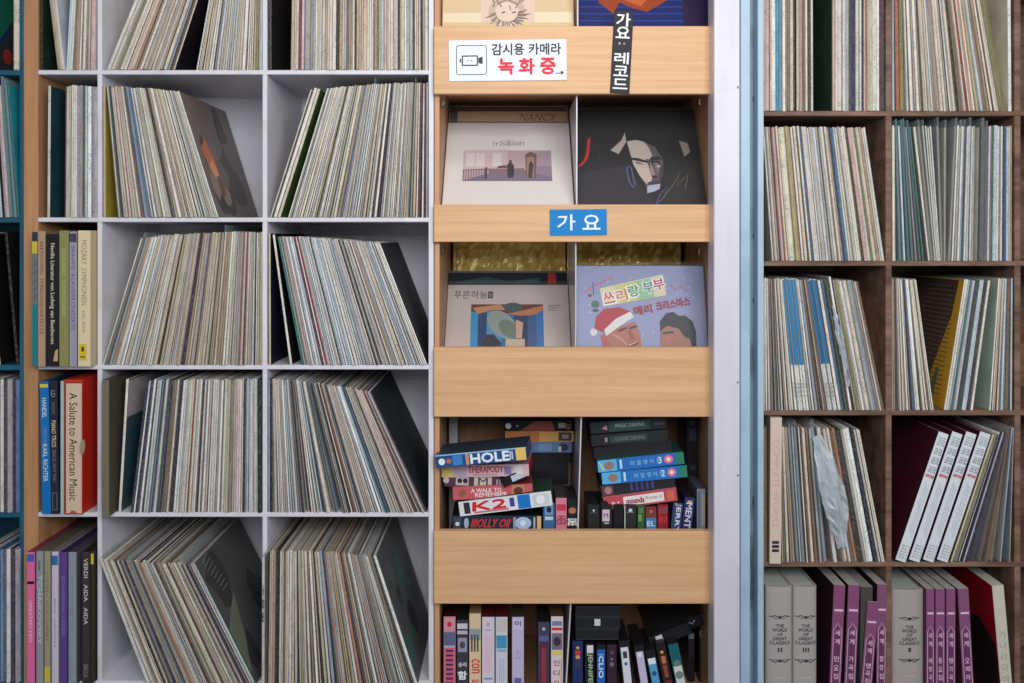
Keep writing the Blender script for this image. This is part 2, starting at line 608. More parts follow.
seg('w1c', R1, (289.5, 428), (291.5, 427.5), 60, 'old', even=.4, acc={.05: 'red', .2: 'cream', .36: 'blue', .42: 'maroon', .6: 'olive', .63: 'beige', .66: 'beige', .68: 'pink', .78: 'charcoal', .85: 'blue grey', .9: 'charcoal', .97: 'charcoal'})
# second row
one('w2a', R2, (45.5, 48.5), (46.5, 49.5), 'pale grey', (30, 66, 76))
seg('w2a', R2, (62.5, 96.2), (63.5, 96.2), 14, 'cool', even=.3, keep=True, acc={.1: 'beige', .2: 'cream', .3: 'white', .45: 'ivory', .75: 'pale grey', .95: 'grey'})
one('w2b', R2, (102, 104.5), (101.7, 104.2), 'beige', (170, 150, 60))
seg('w2b', R2, (116.5, 219), (104.6, 178), 46, 'old', prot=.008, acc={.0: 'brown', .05: 'charcoal', .18: 'pink', .28: 'blue', .31: 'sky blue', .33: 'blue grey', .36: 'blue', .55: 'beige', .7: 'cream', .82: 'teal', .86: 'blue grey', .93: 'cream', 1.0: 'ivory'}, faces={'last': (86, 76, 74)})
seg('w2c', R2, (269, 280), (310, 320), 4, 'mix', acc={0: 'ivory', .33: 'charcoal', .66: 'ivory', 1: 'cream'}, faces={'last': (78, 104, 52)})
seg('w2c', R2, (287.5, 427.5), (326.5, 427.3), 66, 'mix', loose=.12, acc={.2: 'yellow', .3: 'navy', .35: 'tan', .37: 'blue', .48: 'white', .5: 'white', .6: 'charcoal', .65: 'grey', .9: 'green', .95: 'maroon', .99: 'navy'})
# third row
seg('w3b', R3, (101.8, 262), (141, 261.8), 74, 'old', prot=.006, loose=.05, acc={.09: 'ivory', .12: 'white', .33: 'charcoal', .36: 'yellow', .5: 'navy', .55: 'charcoal', .8: 'lilac', .88: 'maroon', .9: 'pink', .95: 'navy'})
one('w3c', R3, (268.3, 270.6), (267.9, 270.2), 'beige', (26, 30, 52))
one('w3c', R3, (289, 291.5), (271, 273.5), 'ivory', (30, 28, 34))
seg('w3c', R3, (301, 427.3), (275.5, 378), 58, 'cool', prot=.006, acc={0: 'teal', .04: 'teal', .12: 'white', .16: 'maroon', .2: 'red', .26: 'white', .36: 'pale blue', .55: 'dark green', .58: 'dark green', .66: 'brown', .7: 'tan', .76: 'blue', .84: 'blue grey', .86: 'blue grey', .93: 'charcoal', .96: 'ivory', 1.0: 'white'}, faces={'last': (70, 68, 72)})
# fourth row
one('w4b', R4, (116.5, 119.5), (124.5, 127.5), 'ivory', (64, 74, 78))
seg('w4b', R4, (130, 257), (146.5, 256.5), 54, 'mix', acc={0: 'navy', .03: 'navy', .07: 'charcoal', .12: 'pale blue', .15: 'navy', .25: 'brown', .5: 'navy', .62: 'cream', .75: 'grey', .88: 'navy', .92: 'pale blue'})
one('w4b', R4, (257.5, 261.5), (257.2, 261.2), 'dark green', (24, 92, 104))
seg('w4c', R4, (267.4, 305), (267.4, 292), 18, 'cool', acc={.1: 'beige', .35: 'pink', .6: 'navy', .9: 'charcoal', .95: 'charcoal', 1: 'maroon'})
seg('w4c', R4, (307, 338), (293, 307), 11, 'cool', acc={.1: 'maroon', .3: 'white', .55: 'navy', .7: 'blue', .9: 'teal', 1: 'charcoal'})
seg('w4c', R4, (342, 427.3), (310.8, 369.5), 40, 'dark', prot=.006, acc={.0: 'brown', .08: 'beige', .15: 'maroon', .25: 'navy', .42: 'cream', .45: 'white', .52: 'sky blue', .56: 'blue', .68: 'white', .75: 'maroon', .82: 'pink', .9: 'maroon', 1.0: 'maroon'}, faces={'last': (40, 50, 52)})
# bottom row (these stand forward of the shelf edge)
seg('w5b', R5, (146, 256), (97, 194), 44, 'dark', prot=.03, loose=.1, acc={0: 'pale grey', .1: 'olive', .14: 'cream', .2: 'charcoal', .3: 'navy', .32: 'white', .38: 'orange', .42: 'orange', .5: 'lilac', .55: 'pale grey', .66: 'olive', .78: 'pale blue', .8: 'white', .86: 'maroon', .9: 'charcoal', .94: 'navy', 1.0: 'pale blue'}, faces={'last': (52, 52, 50)})
one('w5c', R5, (261, 264), (261.3, 264.3), 'pale grey', (120, 120, 122), prot=.05, hgt=.305)
seg('w5c', R5, (267.2, 291), (269, 292), 11, 'dark', prot=.03, acc={0: 'beige', .15: 'tan', .3: 'charcoal', .4: 'dark green', .7: 'brown', .8: 'beige', .9: 'white', 1: 'white'})
seg('w5c', R5, (291.4, 420), (292.4, 376), 46, 'dark', prot=.03, acc={.1: 'yellow', .3: 'pale grey', .45: 'yellow', .48: 'yellow', .56: 'orange', .6: 'tan', .7: 'white', .8: 'brown', .9: 'pale grey', .97: 'charcoal', 1: 'white'}, faces={'last': (40, 60, 58)})
# plywood rack
seg('p1a', Q1, (763.2, 782), (763.2, 781.6), 6, 'old', keep=True, acc={0: 'pink', .2: 'pink', .4: 'pink', .6: 'ivory', .8: 'sky blue', 1: 'sky blue'})
seg('p1a', Q1, (782.3, 814.5), (782, 814), 13, 'old', acc={.0: 'tan', .15: 'brown', .3: 'charcoal', .45: 'beige', .6: 'pale grey', .75: 'brown', .9: 'charcoal', 1: 'cream'})
seg('p1a', Q1, (832, 885.5), (832, 885.3), 20, 'old', acc={0: 'brown', .1: 'cream', .2: 'cream', .36: 'navy', .42: 'navy', .55: 'pale blue', .8: 'ivory', .95: 'maroon', 1: 'navy'}, faces={'first': (44, 70, 56)})
seg('p1b', Q1, (892.5, 896.6), (892.5, 895), 2, 'film')
one('p1b', Q1, (897, 900.6), (895.2, 898.8), 'orange', None)
one('p1b', Q1, (901, 905), (899.2, 903.2), 'olive', None)
seg('p1b', Q1, (908, 1008.5), (903.6, 984), 40, 'old', acc={.02: 'ivory', .06: 'ivory', .12: 'charcoal', .3: 'tan', .42: 'charcoal', .46: 'blue grey', .5: 'dark green', .53: 'brown', .6: 'red', .63: 'orange', .75: 'pale blue', .78: 'pale blue', .85: 'tan', .97: 'olive', 1: 'olive'})
one('p1b', Q1, (1011, 1014.5), (1010, 1013.5), 'white', None, )
seg('p2a', Q2, (773, 888.5 - 2), (763.4, 867), 46, 'old', acc={0: 'cream', .06: 'tan', .1: 'maroon', .13: 'red', .2: 'yellow', .3: 'ivory', .33: 'blue', .45: 'beige', .55: 'brown', .62: 'navy', .64: 'blue', .75: 'cream', .82: 'charcoal', .9: 'olive', .95: 'pale grey', 1: 'pale blue'})
seg('p2b', Q2, (893, 896.5), (892.6, 895.6), 2, 'old', acc={0: 'ivory'})
seg('p2b', Q2, (900, 927), (896, 912), 7, 'film', film='teal', even=.1, acc={0: 'blue grey', .3: 'teal', .5: 'blue grey', .8: 'teal'})
seg('p2b', Q2, (929, 942.5), (913.8, 934), 7, 'film', film='clear', even=.2, acc={0: 'cream', .25: 'tan', .5: 'ivory'})
one('p2b', Q2, (942.9, 945.4), (938.6, 941.1), 'tan', None, film='clear')
one('p2b', Q2, (945.7, 948.2), (946.2, 948.7), 'beige', None, film='clear')
seg('p2b', Q2, (948.6, 977), (955, 978.5), 9, 'film', film='clear', even=.2, acc={0: 'tan', .2: 'olive', .3: 'cream', .5: 'pale grey', .7: 'white'})
seg('p2b', Q2, (978, 988), (980.5, 989.5), 3, 'film', film='clear', acc={0: 'dark green', .5: 'dark green', 1: 'maroon'})
seg('p2b', Q2, (988.5, 1014.5), (990.5, 1014.3), 10, 'cool', acc={.1: 'green', .2: 'pale blue', .35: 'ivory', .6: 'navy', .65: 'blue', .75: 'pale blue', .85: 'beige', 1: 'tan'})
seg('p3a', Q3, (763.4, 796), (763.4, 783), 14, 'old', acc={.2: 'brown', .4: 'brown', .5: 'charcoal', .7: 'tan', .95: 'cream', 1: 'ivory'})
seg('p3a', Q3, (796.4, 810), (783.4, 795), 5, 'cool', even=.1, keep=True, band=(0.345, (46, 124, 176)), acc={0: 'white', .25: 'white', .5: 'ivory', .75: 'white', 1: 'white'})
seg('p3a', Q3, (810.4, 828), (795.3, 807), 7, 'old', acc={.1: 'ivory', .5: 'brown', .7: 'charcoal', .9: 'pink'})
seg('p3a', Q3, (828.4, 839), (807.4, 817), 4, 'cool', even=.1, keep=True, band=(0.355, (40, 112, 160)), acc={0: 'pale grey', .33: 'white', .66: 'pale grey', 1: 'white'})
seg('p3a', Q3, (839.5, 849), (818, 828), 4, 'mix', acc={0: 'ivory', .4: 'blue', .8: 'dark green', 1: 'dark green'})
seg('p3a', Q3, (856, 887.5 - 2), (833, 858), 12, 'old', acc={.1: 'olive', .3: 'ivory', .5: 'blue grey', .6: 'blue grey', .9: 'brown', 1: 'brown'})
seg('p3b', Q3, (893, 936), (892.8, 917), 17, 'old', acc={.1: 'charcoal', .3: 'ivory', .4: 'tan', .55: 'navy', .62: 'blue', .75: 'white', .85: 'cream', 1: 'ivory'})
seg('p3b', Q3, (945.5, 950), (966.5, 970.5), 2, 'mix', acc={0: 'ivory', 1: 'ivory'}, faces={'first': (190, 146, 44)})
seg('p3b', Q3, (950.4, 960), (971, 979), 4, 'film', film='teal', acc={.0: 'blue grey', .3: 'teal', .6: 'blue grey'})
seg('p3b', Q3, (961, 974), (980, 992), 5, 'cool', acc={0: 'charcoal', .3: 'pale blue', .5: 'pale blue', .8: 'charcoal', 1: 'ivory'})
seg('p3b', Q3, (989.5, 1014.2), (999, 1014), 9, 'old', acc={0: 'ivory', .2: 'tan', .35: 'beige', .5: 'blue', .6: 'pale blue', .75: 'charcoal', .9: 'brown'}, faces={'first': (176, 194, 178)})
seg('p4a', Q4, (763.3, 768), (763.3, 767.6), 2, 'old', acc={0: 'brown', 1: 'brown'})
seg('p4a', Q4, (783, 797), (779.5, 788), 5, 'old', acc={0: 'cream', .3: 'brown', .7: 'tan', 1: 'tan'})
seg('p4a', Q4, (798, 806), (789, 797), 3, 'film', film='clear', acc={0: 'blue grey', .5: 'pale grey', 1: 'blue grey'})
seg('p4a', Q4, (807, 819), (798, 808), 5, 'dark', acc={.0: 'ivory', .3: 'charcoal', .6: 'brown', 1: 'brown'})
seg('p4a', Q4, (844, 885.8), (822, 860), 14, 'dark', acc={0: 'tan', .2: 'brown', .35: 'tan', .5: 'charcoal', .6: 'ivory', .68: 'white', .8: 'navy', .88: 'cream', 1: 'ivory'})
one('p4a', Q4, (820, 823), (808.8, 811.8), 'pale grey', None, film='clear')
one('p4a', Q4, (825, 829), (812.2, 816.2), 'blue grey', None, film='clear')
seg('p4b', Q4, (951, 969), (993.5, 1007), 6, 'dark', acc={0: 'cream', .2: 'olive', .4: 'charcoal', .6: 'pale grey', .8: 'lilac', 1: 'charcoal'}, even=.2)
seg('p4b', Q4, (975, 1014.3), (1008, 1014.3), 6, 'dark', acc={0: 'navy', .2: 'charcoal', .4: 'brown', .6: 'charcoal', .8: 'blue grey', 1: 'beige'}, even=.2)
# teal rack (only its right end is in the picture)
seg('t1', R1, (-70, -64), (-70, -64), 1, 'mix', acc={0: 'navy'}, faces={0.0: (26, 62, 128)}, even=0)
one('t1', R1, (11.5, 18), (11.5, 18), 'cream', (196, 190, 170))
seg('t2', R2, (-18, 2), (-28, -8), 7, 'cool', acc={.3: 'lilac', .6: 'pink'})
seg('t2', R2, (3, 8), (-6, -1), 2, 'cool', acc={0: 'lilac', 1: 'pink'})
seg('t2', R2, (9, 18.4), (-.4, 7), 3, 'film', film='teal', acc={0: 'teal', .5: 'pale blue', 1: 'teal'}, faces={'last': (40, 150, 164)})
seg('t3', R3, (-30, 0), (-46, -16), 9, 'dark', faces={'last': (20, 20, 22)})
one('t3', R3, (14, 17), (2, 5), 'black', (22, 22, 24))
seg('t4', R4, (-25, 18.6), (-25, 18.6), 10, 'cool', even=.2, acc={.5: 'lilac', .6: 'ivory', .75: 'lilac', .85: 'pale blue', .93: 'navy', 1: 'blue'})
seg('t5', R5, (-20, 18.3), (-20, 18.1), 9, 'cool', even=.2, prot=.012, acc={.55: 'blue', .65: 'blue', .75: 'ivory', .85: 'navy', 1: 'lilac'})

WORDS = ['', 'first', 'second', 'third', 'fourth', 'fifth', 'sixth', 'seventh', 'eighth', 'ninth', 'tenth', 'eleventh', 'twelfth', 'thirteenth', 'fourteenth', 'fifteenth',
         'sixteenth', 'seventeenth', 'eighteenth', 'nineteenth']
TENS = {2: ('twenty', 'twentieth'), 3: ('thirty', 'thirtieth'), 4: ('forty', 'fortieth'), 5: ('fifty', 'fiftieth'), 6: ('sixty', 'sixtieth'), 7: ('seventy', 'seventieth')}


def ordinal(n):
    if n < 20: return WORDS[n]
    a, b = divmod(n, 10)
    return TENS[a][1] if b == 0 else TENS[a][0] + '-' + WORDS[b]


ROWN = {'1': 'top', '2': 'second', '3': 'third', '4': 'fourth', '5': 'bottom'}
BAYN = {'wa': 'narrow bay of white rack', 'wb': 'middle bay of white rack', 'wc': 'bay beside beech cabinet', 'pa': 'first bay of plywood rack', 'pb': 'second bay of plywood rack', 't': 'teal rack'}
ALL = []
for bay, L in BAYS.items():
    L.sort(key=lambda r: r['ord_x'])
    for i, r in enumerate(L):
        r['n'] = i + 1
        r['bay'] = bay
        gapn = (L[i + 1]['ord_x'] - r['ord_x']) if bay[0] != 'p' and i + 1 < len(L) else 0
        r['size'] = r['w'] + (0.03 if r['keep'] else 0) + 0.0004 * gapn
        off = r['ord_x'] < -5 and not r['keep']
        r['rank'] = -1 if off else r['size']
        ALL.append(r)
ALL.sort(key=lambda r: -r['rank'])
KEPT, REST = ALL[:300], ALL[300:]


def record_raw(r):
    paper = tuple(v * .82 for v in r['c'])
    x0 = -r['w'] if r['th'] > 0 else 0.0
    return box_raw(r['w'], r['d'], r['h'], lin(r['c']), lin(r['fc']), lin(r['fc']), lin(paper), r['w'] * .24, rng.random() * 40, x0), x0


def film_mesh(r, x0, up):
    e = .0003
    a0, a1, y0, y1, h = x0 - e, x0 + r['w'] + e, -.004, r['d'] - .002, r['h'] + up
    V = [(a0, y1, .001), (a0, y0 + .002, .001), (x0 + r['w'] / 2, y0 - .002, .001), (a1, y0 + .002, .001), (a1, y1, .001)]
    V += [(v[0], v[1], h) for v in V]
    me = bpy.data.meshes.new('plastic_sleeve')
    me.from_pydata(V, [], [(i, i + 1, i + 6, i + 5) for i in range(4)])
    return me


RECOBJ = {}
for r in KEPT:
    (V, Fc, C, S), x0 = record_raw(r)
    o = link('vinyl_record', coloured_mesh('vinyl_record', V, Fc, C, S), None, (r['x'], r['y'], r['z']), (0, r['th'], 0), M_SLEEVE)
    key = r['bay']
    where = ROWN[key[1]] + ' row, ' + BAYN[key[0] + key[2:]]
    tag(o, f"{r['cname']} record, {ordinal(r['n'])} from left, {where}", 'record', f"records in the {where}")
    r['obj'], r['x0'] = o, x0
    RECOBJ.setdefault(key, []).append(r)
    if r['film']:
        f = link('plastic_sleeve', film_mesh(r, x0, rng.uniform(.012, .02)), o, mat=M_FILM_TEAL if r['film'] == 'teal' else M_FILM)
        f['label'] = 'clear plastic outer sleeve' if r['film'] != 'teal' else 'cloudy blue-green plastic outer sleeve'
    if r['band']:
        p = Print()
        p.rect(r['w'] * .04, r['h'] * r['band'][0], r['w'] * .96, r['h'] * .995, jit(r['band'][1], 8))
        for q in range(14):
            yy = r['h'] * (.1 + .008 * q)
            if q % 4 != 3: p.rect(r['w'] * .25, yy, r['w'] * .75, yy + .0012, (120, 116, 112))
        p.build('spine_print', o, 'front', (r['w'], r['d'], r['h']), x0=x0)
VV, FF, CC, SS = [], [], [], []
for r in REST:
    (V, Fc, C, S), x0 = record_raw(r)
    m = Matrix.Translation((r['x'], r['y'], r['z'])) @ Matrix.Rotation(r['th'], 4, 'Y')
    b = len(VV)
    VV.extend(tuple(m @ Vector(v)) for v in V)
    FF.extend(tuple(b + i for i in f) for f in Fc)
    CC.extend(C)
    SS.extend(S)
rest = link('record_sleeves', coloured_mesh('record_sleeves', VV, FF, CC, SS), mat=M_SLEEVE)
tag(rest, 'thin record sleeves packed between the thicker ones throughout the racks', 'records', kind='stuff')


def last_of(bay, which=-1):
    return sorted([r for r in RECOBJ[bay]], key=lambda r: r['ord_x'])[which]


def cover(r, fn, face='right', name='cover_print', base=(58, 58, 58), gain=2.3):
    p = Print()
    p.rect(.001, .001, r['d'] - .001, r['h'] - .001, base)
    fn(p, r['d'], r['h'])
    p.C = [tuple(min(.8, v * gain) for v in c) for c in p.C]
    return p.build(name, r['obj'], face, (r['w'], r['d'], r['h']), x0=r['x0'], mat=M_COVERINK)


M_COVERINK = printed('cover_ink', 0.4)


def blobs(p, d, h, cols, n, seed, rmax=.09):
    q = random.Random(seed)
    for i in range(n):
        cx, cy, rr = q.uniform(.04, d - .04), q.uniform(.04, h - .04), q.uniform(.02, rmax)
        pts = []
        m = 11
        for k_ in range(m):
            a = 2 * pi * k_ / m
            rad = rr * q.uniform(.6, 1.15)
            pts.append((min(d - .004, max(.004, cx + rad * cos(a) * .8)), min(h - .004, max(.004, cy + rad * sin(a)))))
        p.poly(pts, q.choice(cols))


def art_painting(p, d, h):
    blobs(p, d, h, [(70, 62, 62), (104, 92, 86), (92, 84, 82), (62, 58, 60)], 12, 3)
    p.poly([(.03, .17), (.07, .2), (.1, .13), (.075, .08), (.05, .11)], (158, 92, 60))
    p.poly([(.05, .13), (.08, .15), (.1, .1), (.07, .085)], (190, 130, 92))
    blobs(p, d * .55, h * .4, [(70, 84, 88), (120, 104, 92), (96, 70, 60)], 6, 8, .04)


cover(last_of('w2b'), art_painting, base=(96, 86, 82), gain=1.7)


def art_sheen(p, d, h):
    blobs(p, d, h, [(58, 56, 60), (74, 72, 76), (64, 64, 70)], 8, 21, .08)  # sheen of the glossy sleeve, painted as grey patches
    for k_ in range(3): p.line([(.03, .2 - .012 * k_), (.06, .18 - .012 * k_), (.09, .19 - .012 * k_)], .0012, (128, 124, 122))


cover(last_of('w3c'), art_sheen)


def art_loops(p, d, h):
    blobs(p, d, h, [(34, 42, 44), (46, 58, 60), (30, 34, 36)], 8, 5, .09)
    for k_ in range(9):
        cx, cy = .05 + .022 * (k_ % 3) + .012 * k_, .25 - .018 * k_
        p.line([(cx + .012 * cos(a), cy + .016 * sin(a)) for a in (2 * pi * i / 10 for i in range(9))], .0012, (104, 108, 108))
    p.poly([(.0, .0), (.14, .0), (.11, .03), (.04, .06), (0, .06)], (44, 96, 84))


cover(last_of('w4c'), art_loops)


def art_lines(p, d, h):
    blobs(p, d, h, [(44, 44, 44), (58, 58, 54), (40, 40, 42)], 8, 15, .09)
    for k_ in range(8): p.line([(.03 + .004 * k_, .3 - .012 * k_), (.075 + .003 * k_, .31 - .013 * k_)], .0025, (84, 84, 82))
    for k_ in range(10): p.line([(.12 + .016 * k_, .24 - .022 * k_), (.14 + .016 * k_, .2 - .02 * k_), (.16 + .013 * k_, .17 - .015 * k_)], .001, (70, 70, 68))
    p.poly([(.003, .02), (.06, .1), (.1, .19), (.05, .17), (.003, .14)], (78, 82, 70))


cover(last_of('w5b'), art_lines)


def art_dark(p, d, h):
    blobs(p, d, h, [(30, 44, 46), (42, 70, 66), (26, 30, 34)], 9, 31, .09)
    for k_ in range(6): p.line([(.03 + .007 * k_, .25 - .007 * k_), (.08 + .006 * k_, .275 - .01 * k_)], .002, (82, 86, 86))


cover(last_of('w5c'), art_dark)
r = [q for q in RECOBJ['t1'] if q['cname'] == 'navy']
if r:
    def art_blue(p, d, h):
        blobs(p, d, h, [(24, 54, 120), (20, 84, 120), (30, 40, 90)], 10, 2, .08)
        p.poly([(.18, .18), (.29, .29), (.3, .2), (.24, .13)], (40, 120, 96))
        p.ell(.27, .09, .02, .02, (190, 60, 50))
        p.rect(.02, .005, .3, .03, (160, 150, 130))
    cover(r[0], art_blue, gain=1.3)
r = [q for q in RECOBJ['w4b'] if q['cname'] == 'ivory'][0]


def art_windows(p, d, h):
    p.rect(.003, .003, d - .003, h - .003, (54, 66, 72))
    p.rect(.003, .22, d - .003, h - .003, (150, 140, 144))
    for k_ in range(3):
        p.rect(.02, .03 + .06 * k_, .09, .075 + .06 * k_, (34, 66, 78))
        p.rect(.12, .03 + .06 * k_, .2, .075 + .06 * k_, (120, 120, 120))


cover(r, art_windows, gain=1.5)
r = [q for q in RECOBJ['p3b'] if abs(q['fc'][0] - 190) < 1 and q['fc'][2] < 60][0]


def art_back(p, d, h):
    """a yellow back cover with rows of type; the shade on its rear half is painted"""
    p.poly([(.003, .003), (d * .66, .003), (d * .74, h * .3), (d * .9, h * .72), (d * .93, h - .003), (.003, h - .003)], (74, 62, 56))  # shade deepening towards the rear, painted over the yellow
    p.poly([(d * .7, .003), (d * .8, .003), (d * .84, h * .3), (d * .8, h * .3)], (86, 110, 100))
    for k_ in range(24): p.rect(.14, .03 + .0112 * k_, .285, .0325 + .0112 * k_, (112, 96, 74))
    p.ell(d * .86, h * .93, .006, .005, (90, 40, 24))


cover(r, art_back, 'left', base=(190, 146, 44), gain=1.0)
# name in ink on the thick pale sleeve of the bottom row
r = [q for q in RECOBJ['w5c'] if q['x0'] <= 0 and q['ord_x'] < 264.5][0]
p = Print()
p.text('조용필', r['w'] * .5, .2, .085, r['w'] * .8, (40, 38, 44), rot=-pi / 2, bold=.02)
p.build('spine_lettering', r['obj'], 'front', (r['w'], r['d'], r['h']), x0=r['x0'])


def crumple(name, parent, x0, z0, z1, wd, seed, mat, dep=.05):
    """a torn thin sleeve that hangs out in front of the spines in folds"""
    q = random.Random(seed)
    nu, nv = 7, 16
    V, Fc = [], []
    for j in range(nv + 1):
        s_ = j / nv
        z = z1 + (z0 - z1) * s_
        ww = wd * (0.45 + .75 * sin(pi * min(1, s_ * 1.05)) ** 1.5)
        for i in range(nu + 1):
            u = i / nu
            V.append((x0 + wd * .5 * s_ + (u - .5) * ww + q.uniform(-.002, .002), -.013 - dep * .5 * (sin(pi * s_) ** 1.3) * (.35 + .65 * abs(sin(u * 5 + s_ * 4 + seed))) + q.uniform(-.003, .003), z + q.uniform(-.004, .004)))
    for j in range(nv):
        for i in range(nu):
            a = j * (nu + 1) + i
            Fc.append((a, a + 1, a + nu + 2, a + nu + 1))
    me = bpy.data.meshes.new(name)
    me.from_pydata(V, [], Fc)
    return link(name, me, parent, mat=mat)


# ---------------------------------------------------------------- box sets and books in the narrow bay of the white rack
def V_text(s, c, y, ln, frac=.6, cx=.5, bold=0.0, shear=0.0, up=False):
    """lettering down a spine: centre height y, length ln (both as shares of the height)"""
    return lambda p, w_, h_: p.text(s, w_ * cx, h_ * y, h_ * ln, w_ * frac, c, rot=pi / 2 if up else -pi / 2, bold=bold, shear=shear)


def bands(*rows):
    def f(p, w_, h_):
        for y0, y1, c in rows: p.rect(w_ * .03, h_ * y0, w_ * .97, h_ * y1, c)
    return f


def both(*fs):
    def f(p, w_, h_):
        for g in fs: g(p, w_, h_)
    return f


def upright(name, label, cat, group, px, shelf_py, top_py, prot, front, side=None, top=None, art=None, mat=None, d=.305, lean=0.0, part='spine_print', **kw):
    """stands on a shelf; px: its spine's left and right columns, top_py: the row of its top front edge"""
    ks = (D - prot) / D
    x_0, x_1 = X(px[0]) * ks, X(px[1]) * ks
    z0 = Z(shelf_py) + .0005
    h = CZ + (240 - top_py) * (D - prot) / F - z0
    th = RAD(lean)
    w_ = (x_1 - x_0) * .97 * cos(th)
    xo = -w_ if th > 0 else 0.0
    loc = (x_0 + (w_ / cos(th) if th > 0 else 0), -prot, z0)
    return item(name, label, cat, group, (w_, d, h / cos(th)), loc, (0, th, 0), front, side, top, mat, art, part, x0=xo, **kw)


GB = 'box sets in the narrow bay of the white rack'
pv = .026
upright('record_box_set', 'thin box set with yellow, grey and teal spine against the beech upright', 'record', GB, (32, 37.6), R3, 232, pv, (96, 104, 112), (60, 70, 80),
        art=both(bands((.93, 1, (46, 60, 74)), (.84, .93, (206, 186, 62)), (.46, .84, (110, 116, 122)), (.02, .46, (30, 124, 134))),
                 lambda p, w_, h_: [p.line([(w_ * .2, h_ * (.5 + .06 * k_)), (w_ * .8, h_ * (.53 + .06 * k_))], .0012, (50, 56, 64)) for k_ in range(5)]))
upright('record_box_set', 'tan string quartet box set with red-brown lettering, third row', 'record', GB, (37.9, 45.3), R3, 231, pv, (176, 146, 122), (140, 112, 92),
        art=V_text('BEETHOVEN  STREICHQUARTETTE', (112, 58, 44), .58, .68, .55))
upright('record_box_set', 'black box set with white Beethoven lettering and torn spine foot', 'record', GB, (46, 58.6), R3, 234, pv, (34, 33, 36), (28, 27, 30),
        art=both(V_text('Neville Literatur von Ludwig van Beethoven', (214, 208, 190), .55, .76, .42, bold=.008), lambda p, w_, h_: p.poly([(w_ * .6, .012), (w_ * .98, .012), (w_ * .98, .04), (w_ * .75, .036)], (196, 160, 120))))
upright('record_box_set', 'olive green box set with faint pale lettering, third row', 'record', GB, (59.2, 68.8), R3, 230.5, pv, (140, 138, 88), (112, 110, 70), art=V_text('SCHUBERT  SYMPHONIEN', (178, 176, 128), .62, .5, .4))
upright('record_box_set', 'lilac grey box set with purple lettering and dark top square', 'record', GB, (69.4, 77), R3, 231.5, pv, (158, 152, 166), (90, 80, 92),
        art=both(bands((.92, .985, (76, 70, 84))), V_text('BRAHMS  KLAVIERKONZERTE', (104, 76, 128), .58, .62, .5)))
upright('record_box_set', 'cream box set of Mozart symphonies with yellow label at its foot', 'record', GB, (77.8, 90.6), R3, 230.5, pv, (222, 204, 168), (200, 182, 146),
        art=both(V_text('MOZART  SYMPHONIEN', (136, 124, 106), .69, .48, .42), V_text('KARL  BÖHM', (136, 124, 106), .33, .16, .34), lambda p, w_, h_: (p.rect(w_ * .1, h_ * .045, w_ * .7, h_ * .165, (214, 184, 40)), p.rect(w_ * .3, h_ * .11, w_ * .5, h_ * .145, (60, 60, 40)), p.rect(w_ * .2, h_ * .065, w_ * .6, h_ * .075, (90, 84, 40)))))
upright('record_box_set', 'thin dark box set wedged against the first white divider, third row', 'record', GB, (91.2, 94.2), R3, 231, .008, (44, 36, 34), (40, 32, 32),
        art=lambda p, w_, h_: p.line([(w_ * .3, h_ * .9), (w_ * .7, h_ * .95), (w_ * .5, h_ * .84)], .0012, (200, 196, 190)))

pv = .012
upright('record_box_set', 'bright blue Handel box set with white lettering', 'record', GB, (42, 51), R4, 381.5, pv, (22, 112, 182), (18, 84, 150), lean=-1.1, d=.3,
        art=both(V_text('HANDEL', (210, 224, 232), .8, .15, .5, bold=.01), V_text('OPERN ARIEN', (120, 150, 190), .58, .15, .4), V_text('KARL RICHTER', (210, 224, 232), .385, .28, .5, bold=.01), bands((.955, .98, (214, 200, 60)))))
upright('record_box_set', 'dark navy piano trios box set with cream lettering', 'record', GB, (51.2, 59.4), R4, 380.5, pv, (38, 42, 56), (30, 34, 48), lean=-1.0, d=.3,
        art=both(V_text('LD', (150, 156, 164), .9, .05, .5), V_text('MOZART', (110, 116, 130), .79, .09, .4), V_text('PIANO TRIOS', (206, 196, 150), .6, .2, .55, bold=.012), V_text('BEAUX ARTS TRIO', (130, 128, 120), .36, .24, .42), lambda p, w_, h_: p.frame(w_ * .2, h_ * .03, w_ * .8, h_ * .16, .0012, (120, 124, 132))))
upright('record_box_set', 'thin pale teal box set between navy and red boxes', 'record', GB, (60.2, 63.6), R4, 381, pv, (168, 186, 186), (120, 140, 140), d=.3)
# red slip case with a cream volume inside
sc = upright('slipcase', 'red slipcase with cream spine titled A Salute to American Music', 'record box', None, (64.2, 83), R4, 379.5, pv, (196, 54, 36), (188, 44, 30), d=.3, lean=0.0, mat=M_CARD)
sw = sc.data.vertices[10].co.x
sh_ = sc.data.vertices[10].co.z
p = Print()
p.rect(.0035, .002, sw - .0008, sh_ - .007, (120, 40, 30))
p.rect(.0045, .002, sw - .0016, sh_ - .009, (214, 188, 164))
p.text('A Salute to American Music', sw * .5, sh_ * .5, sh_ * .8, sw * .44, (44, 40, 52), rot=-pi / 2, bold=.006)
p.poly([(.012, .002), (.03, .002), (.028, .006), (.018, .009)], (150, 104, 76))
p.build('spine_lettering', sc, 'front', (sw, .3, sh_))
p = Print()
p.ell(.0, sh_ * .5, .012, .017, (206, 190, 164))
q_ = p.build('thumb_notch_print', sc, 'right', (sw, .3, sh_))
upright('record_box_set', 'wide olive brown box set leaning on the divider, fourth row', 'record', None, (101.6, 109), R4, 380, .03, (118, 110, 92), (84, 78, 66), d=.3)

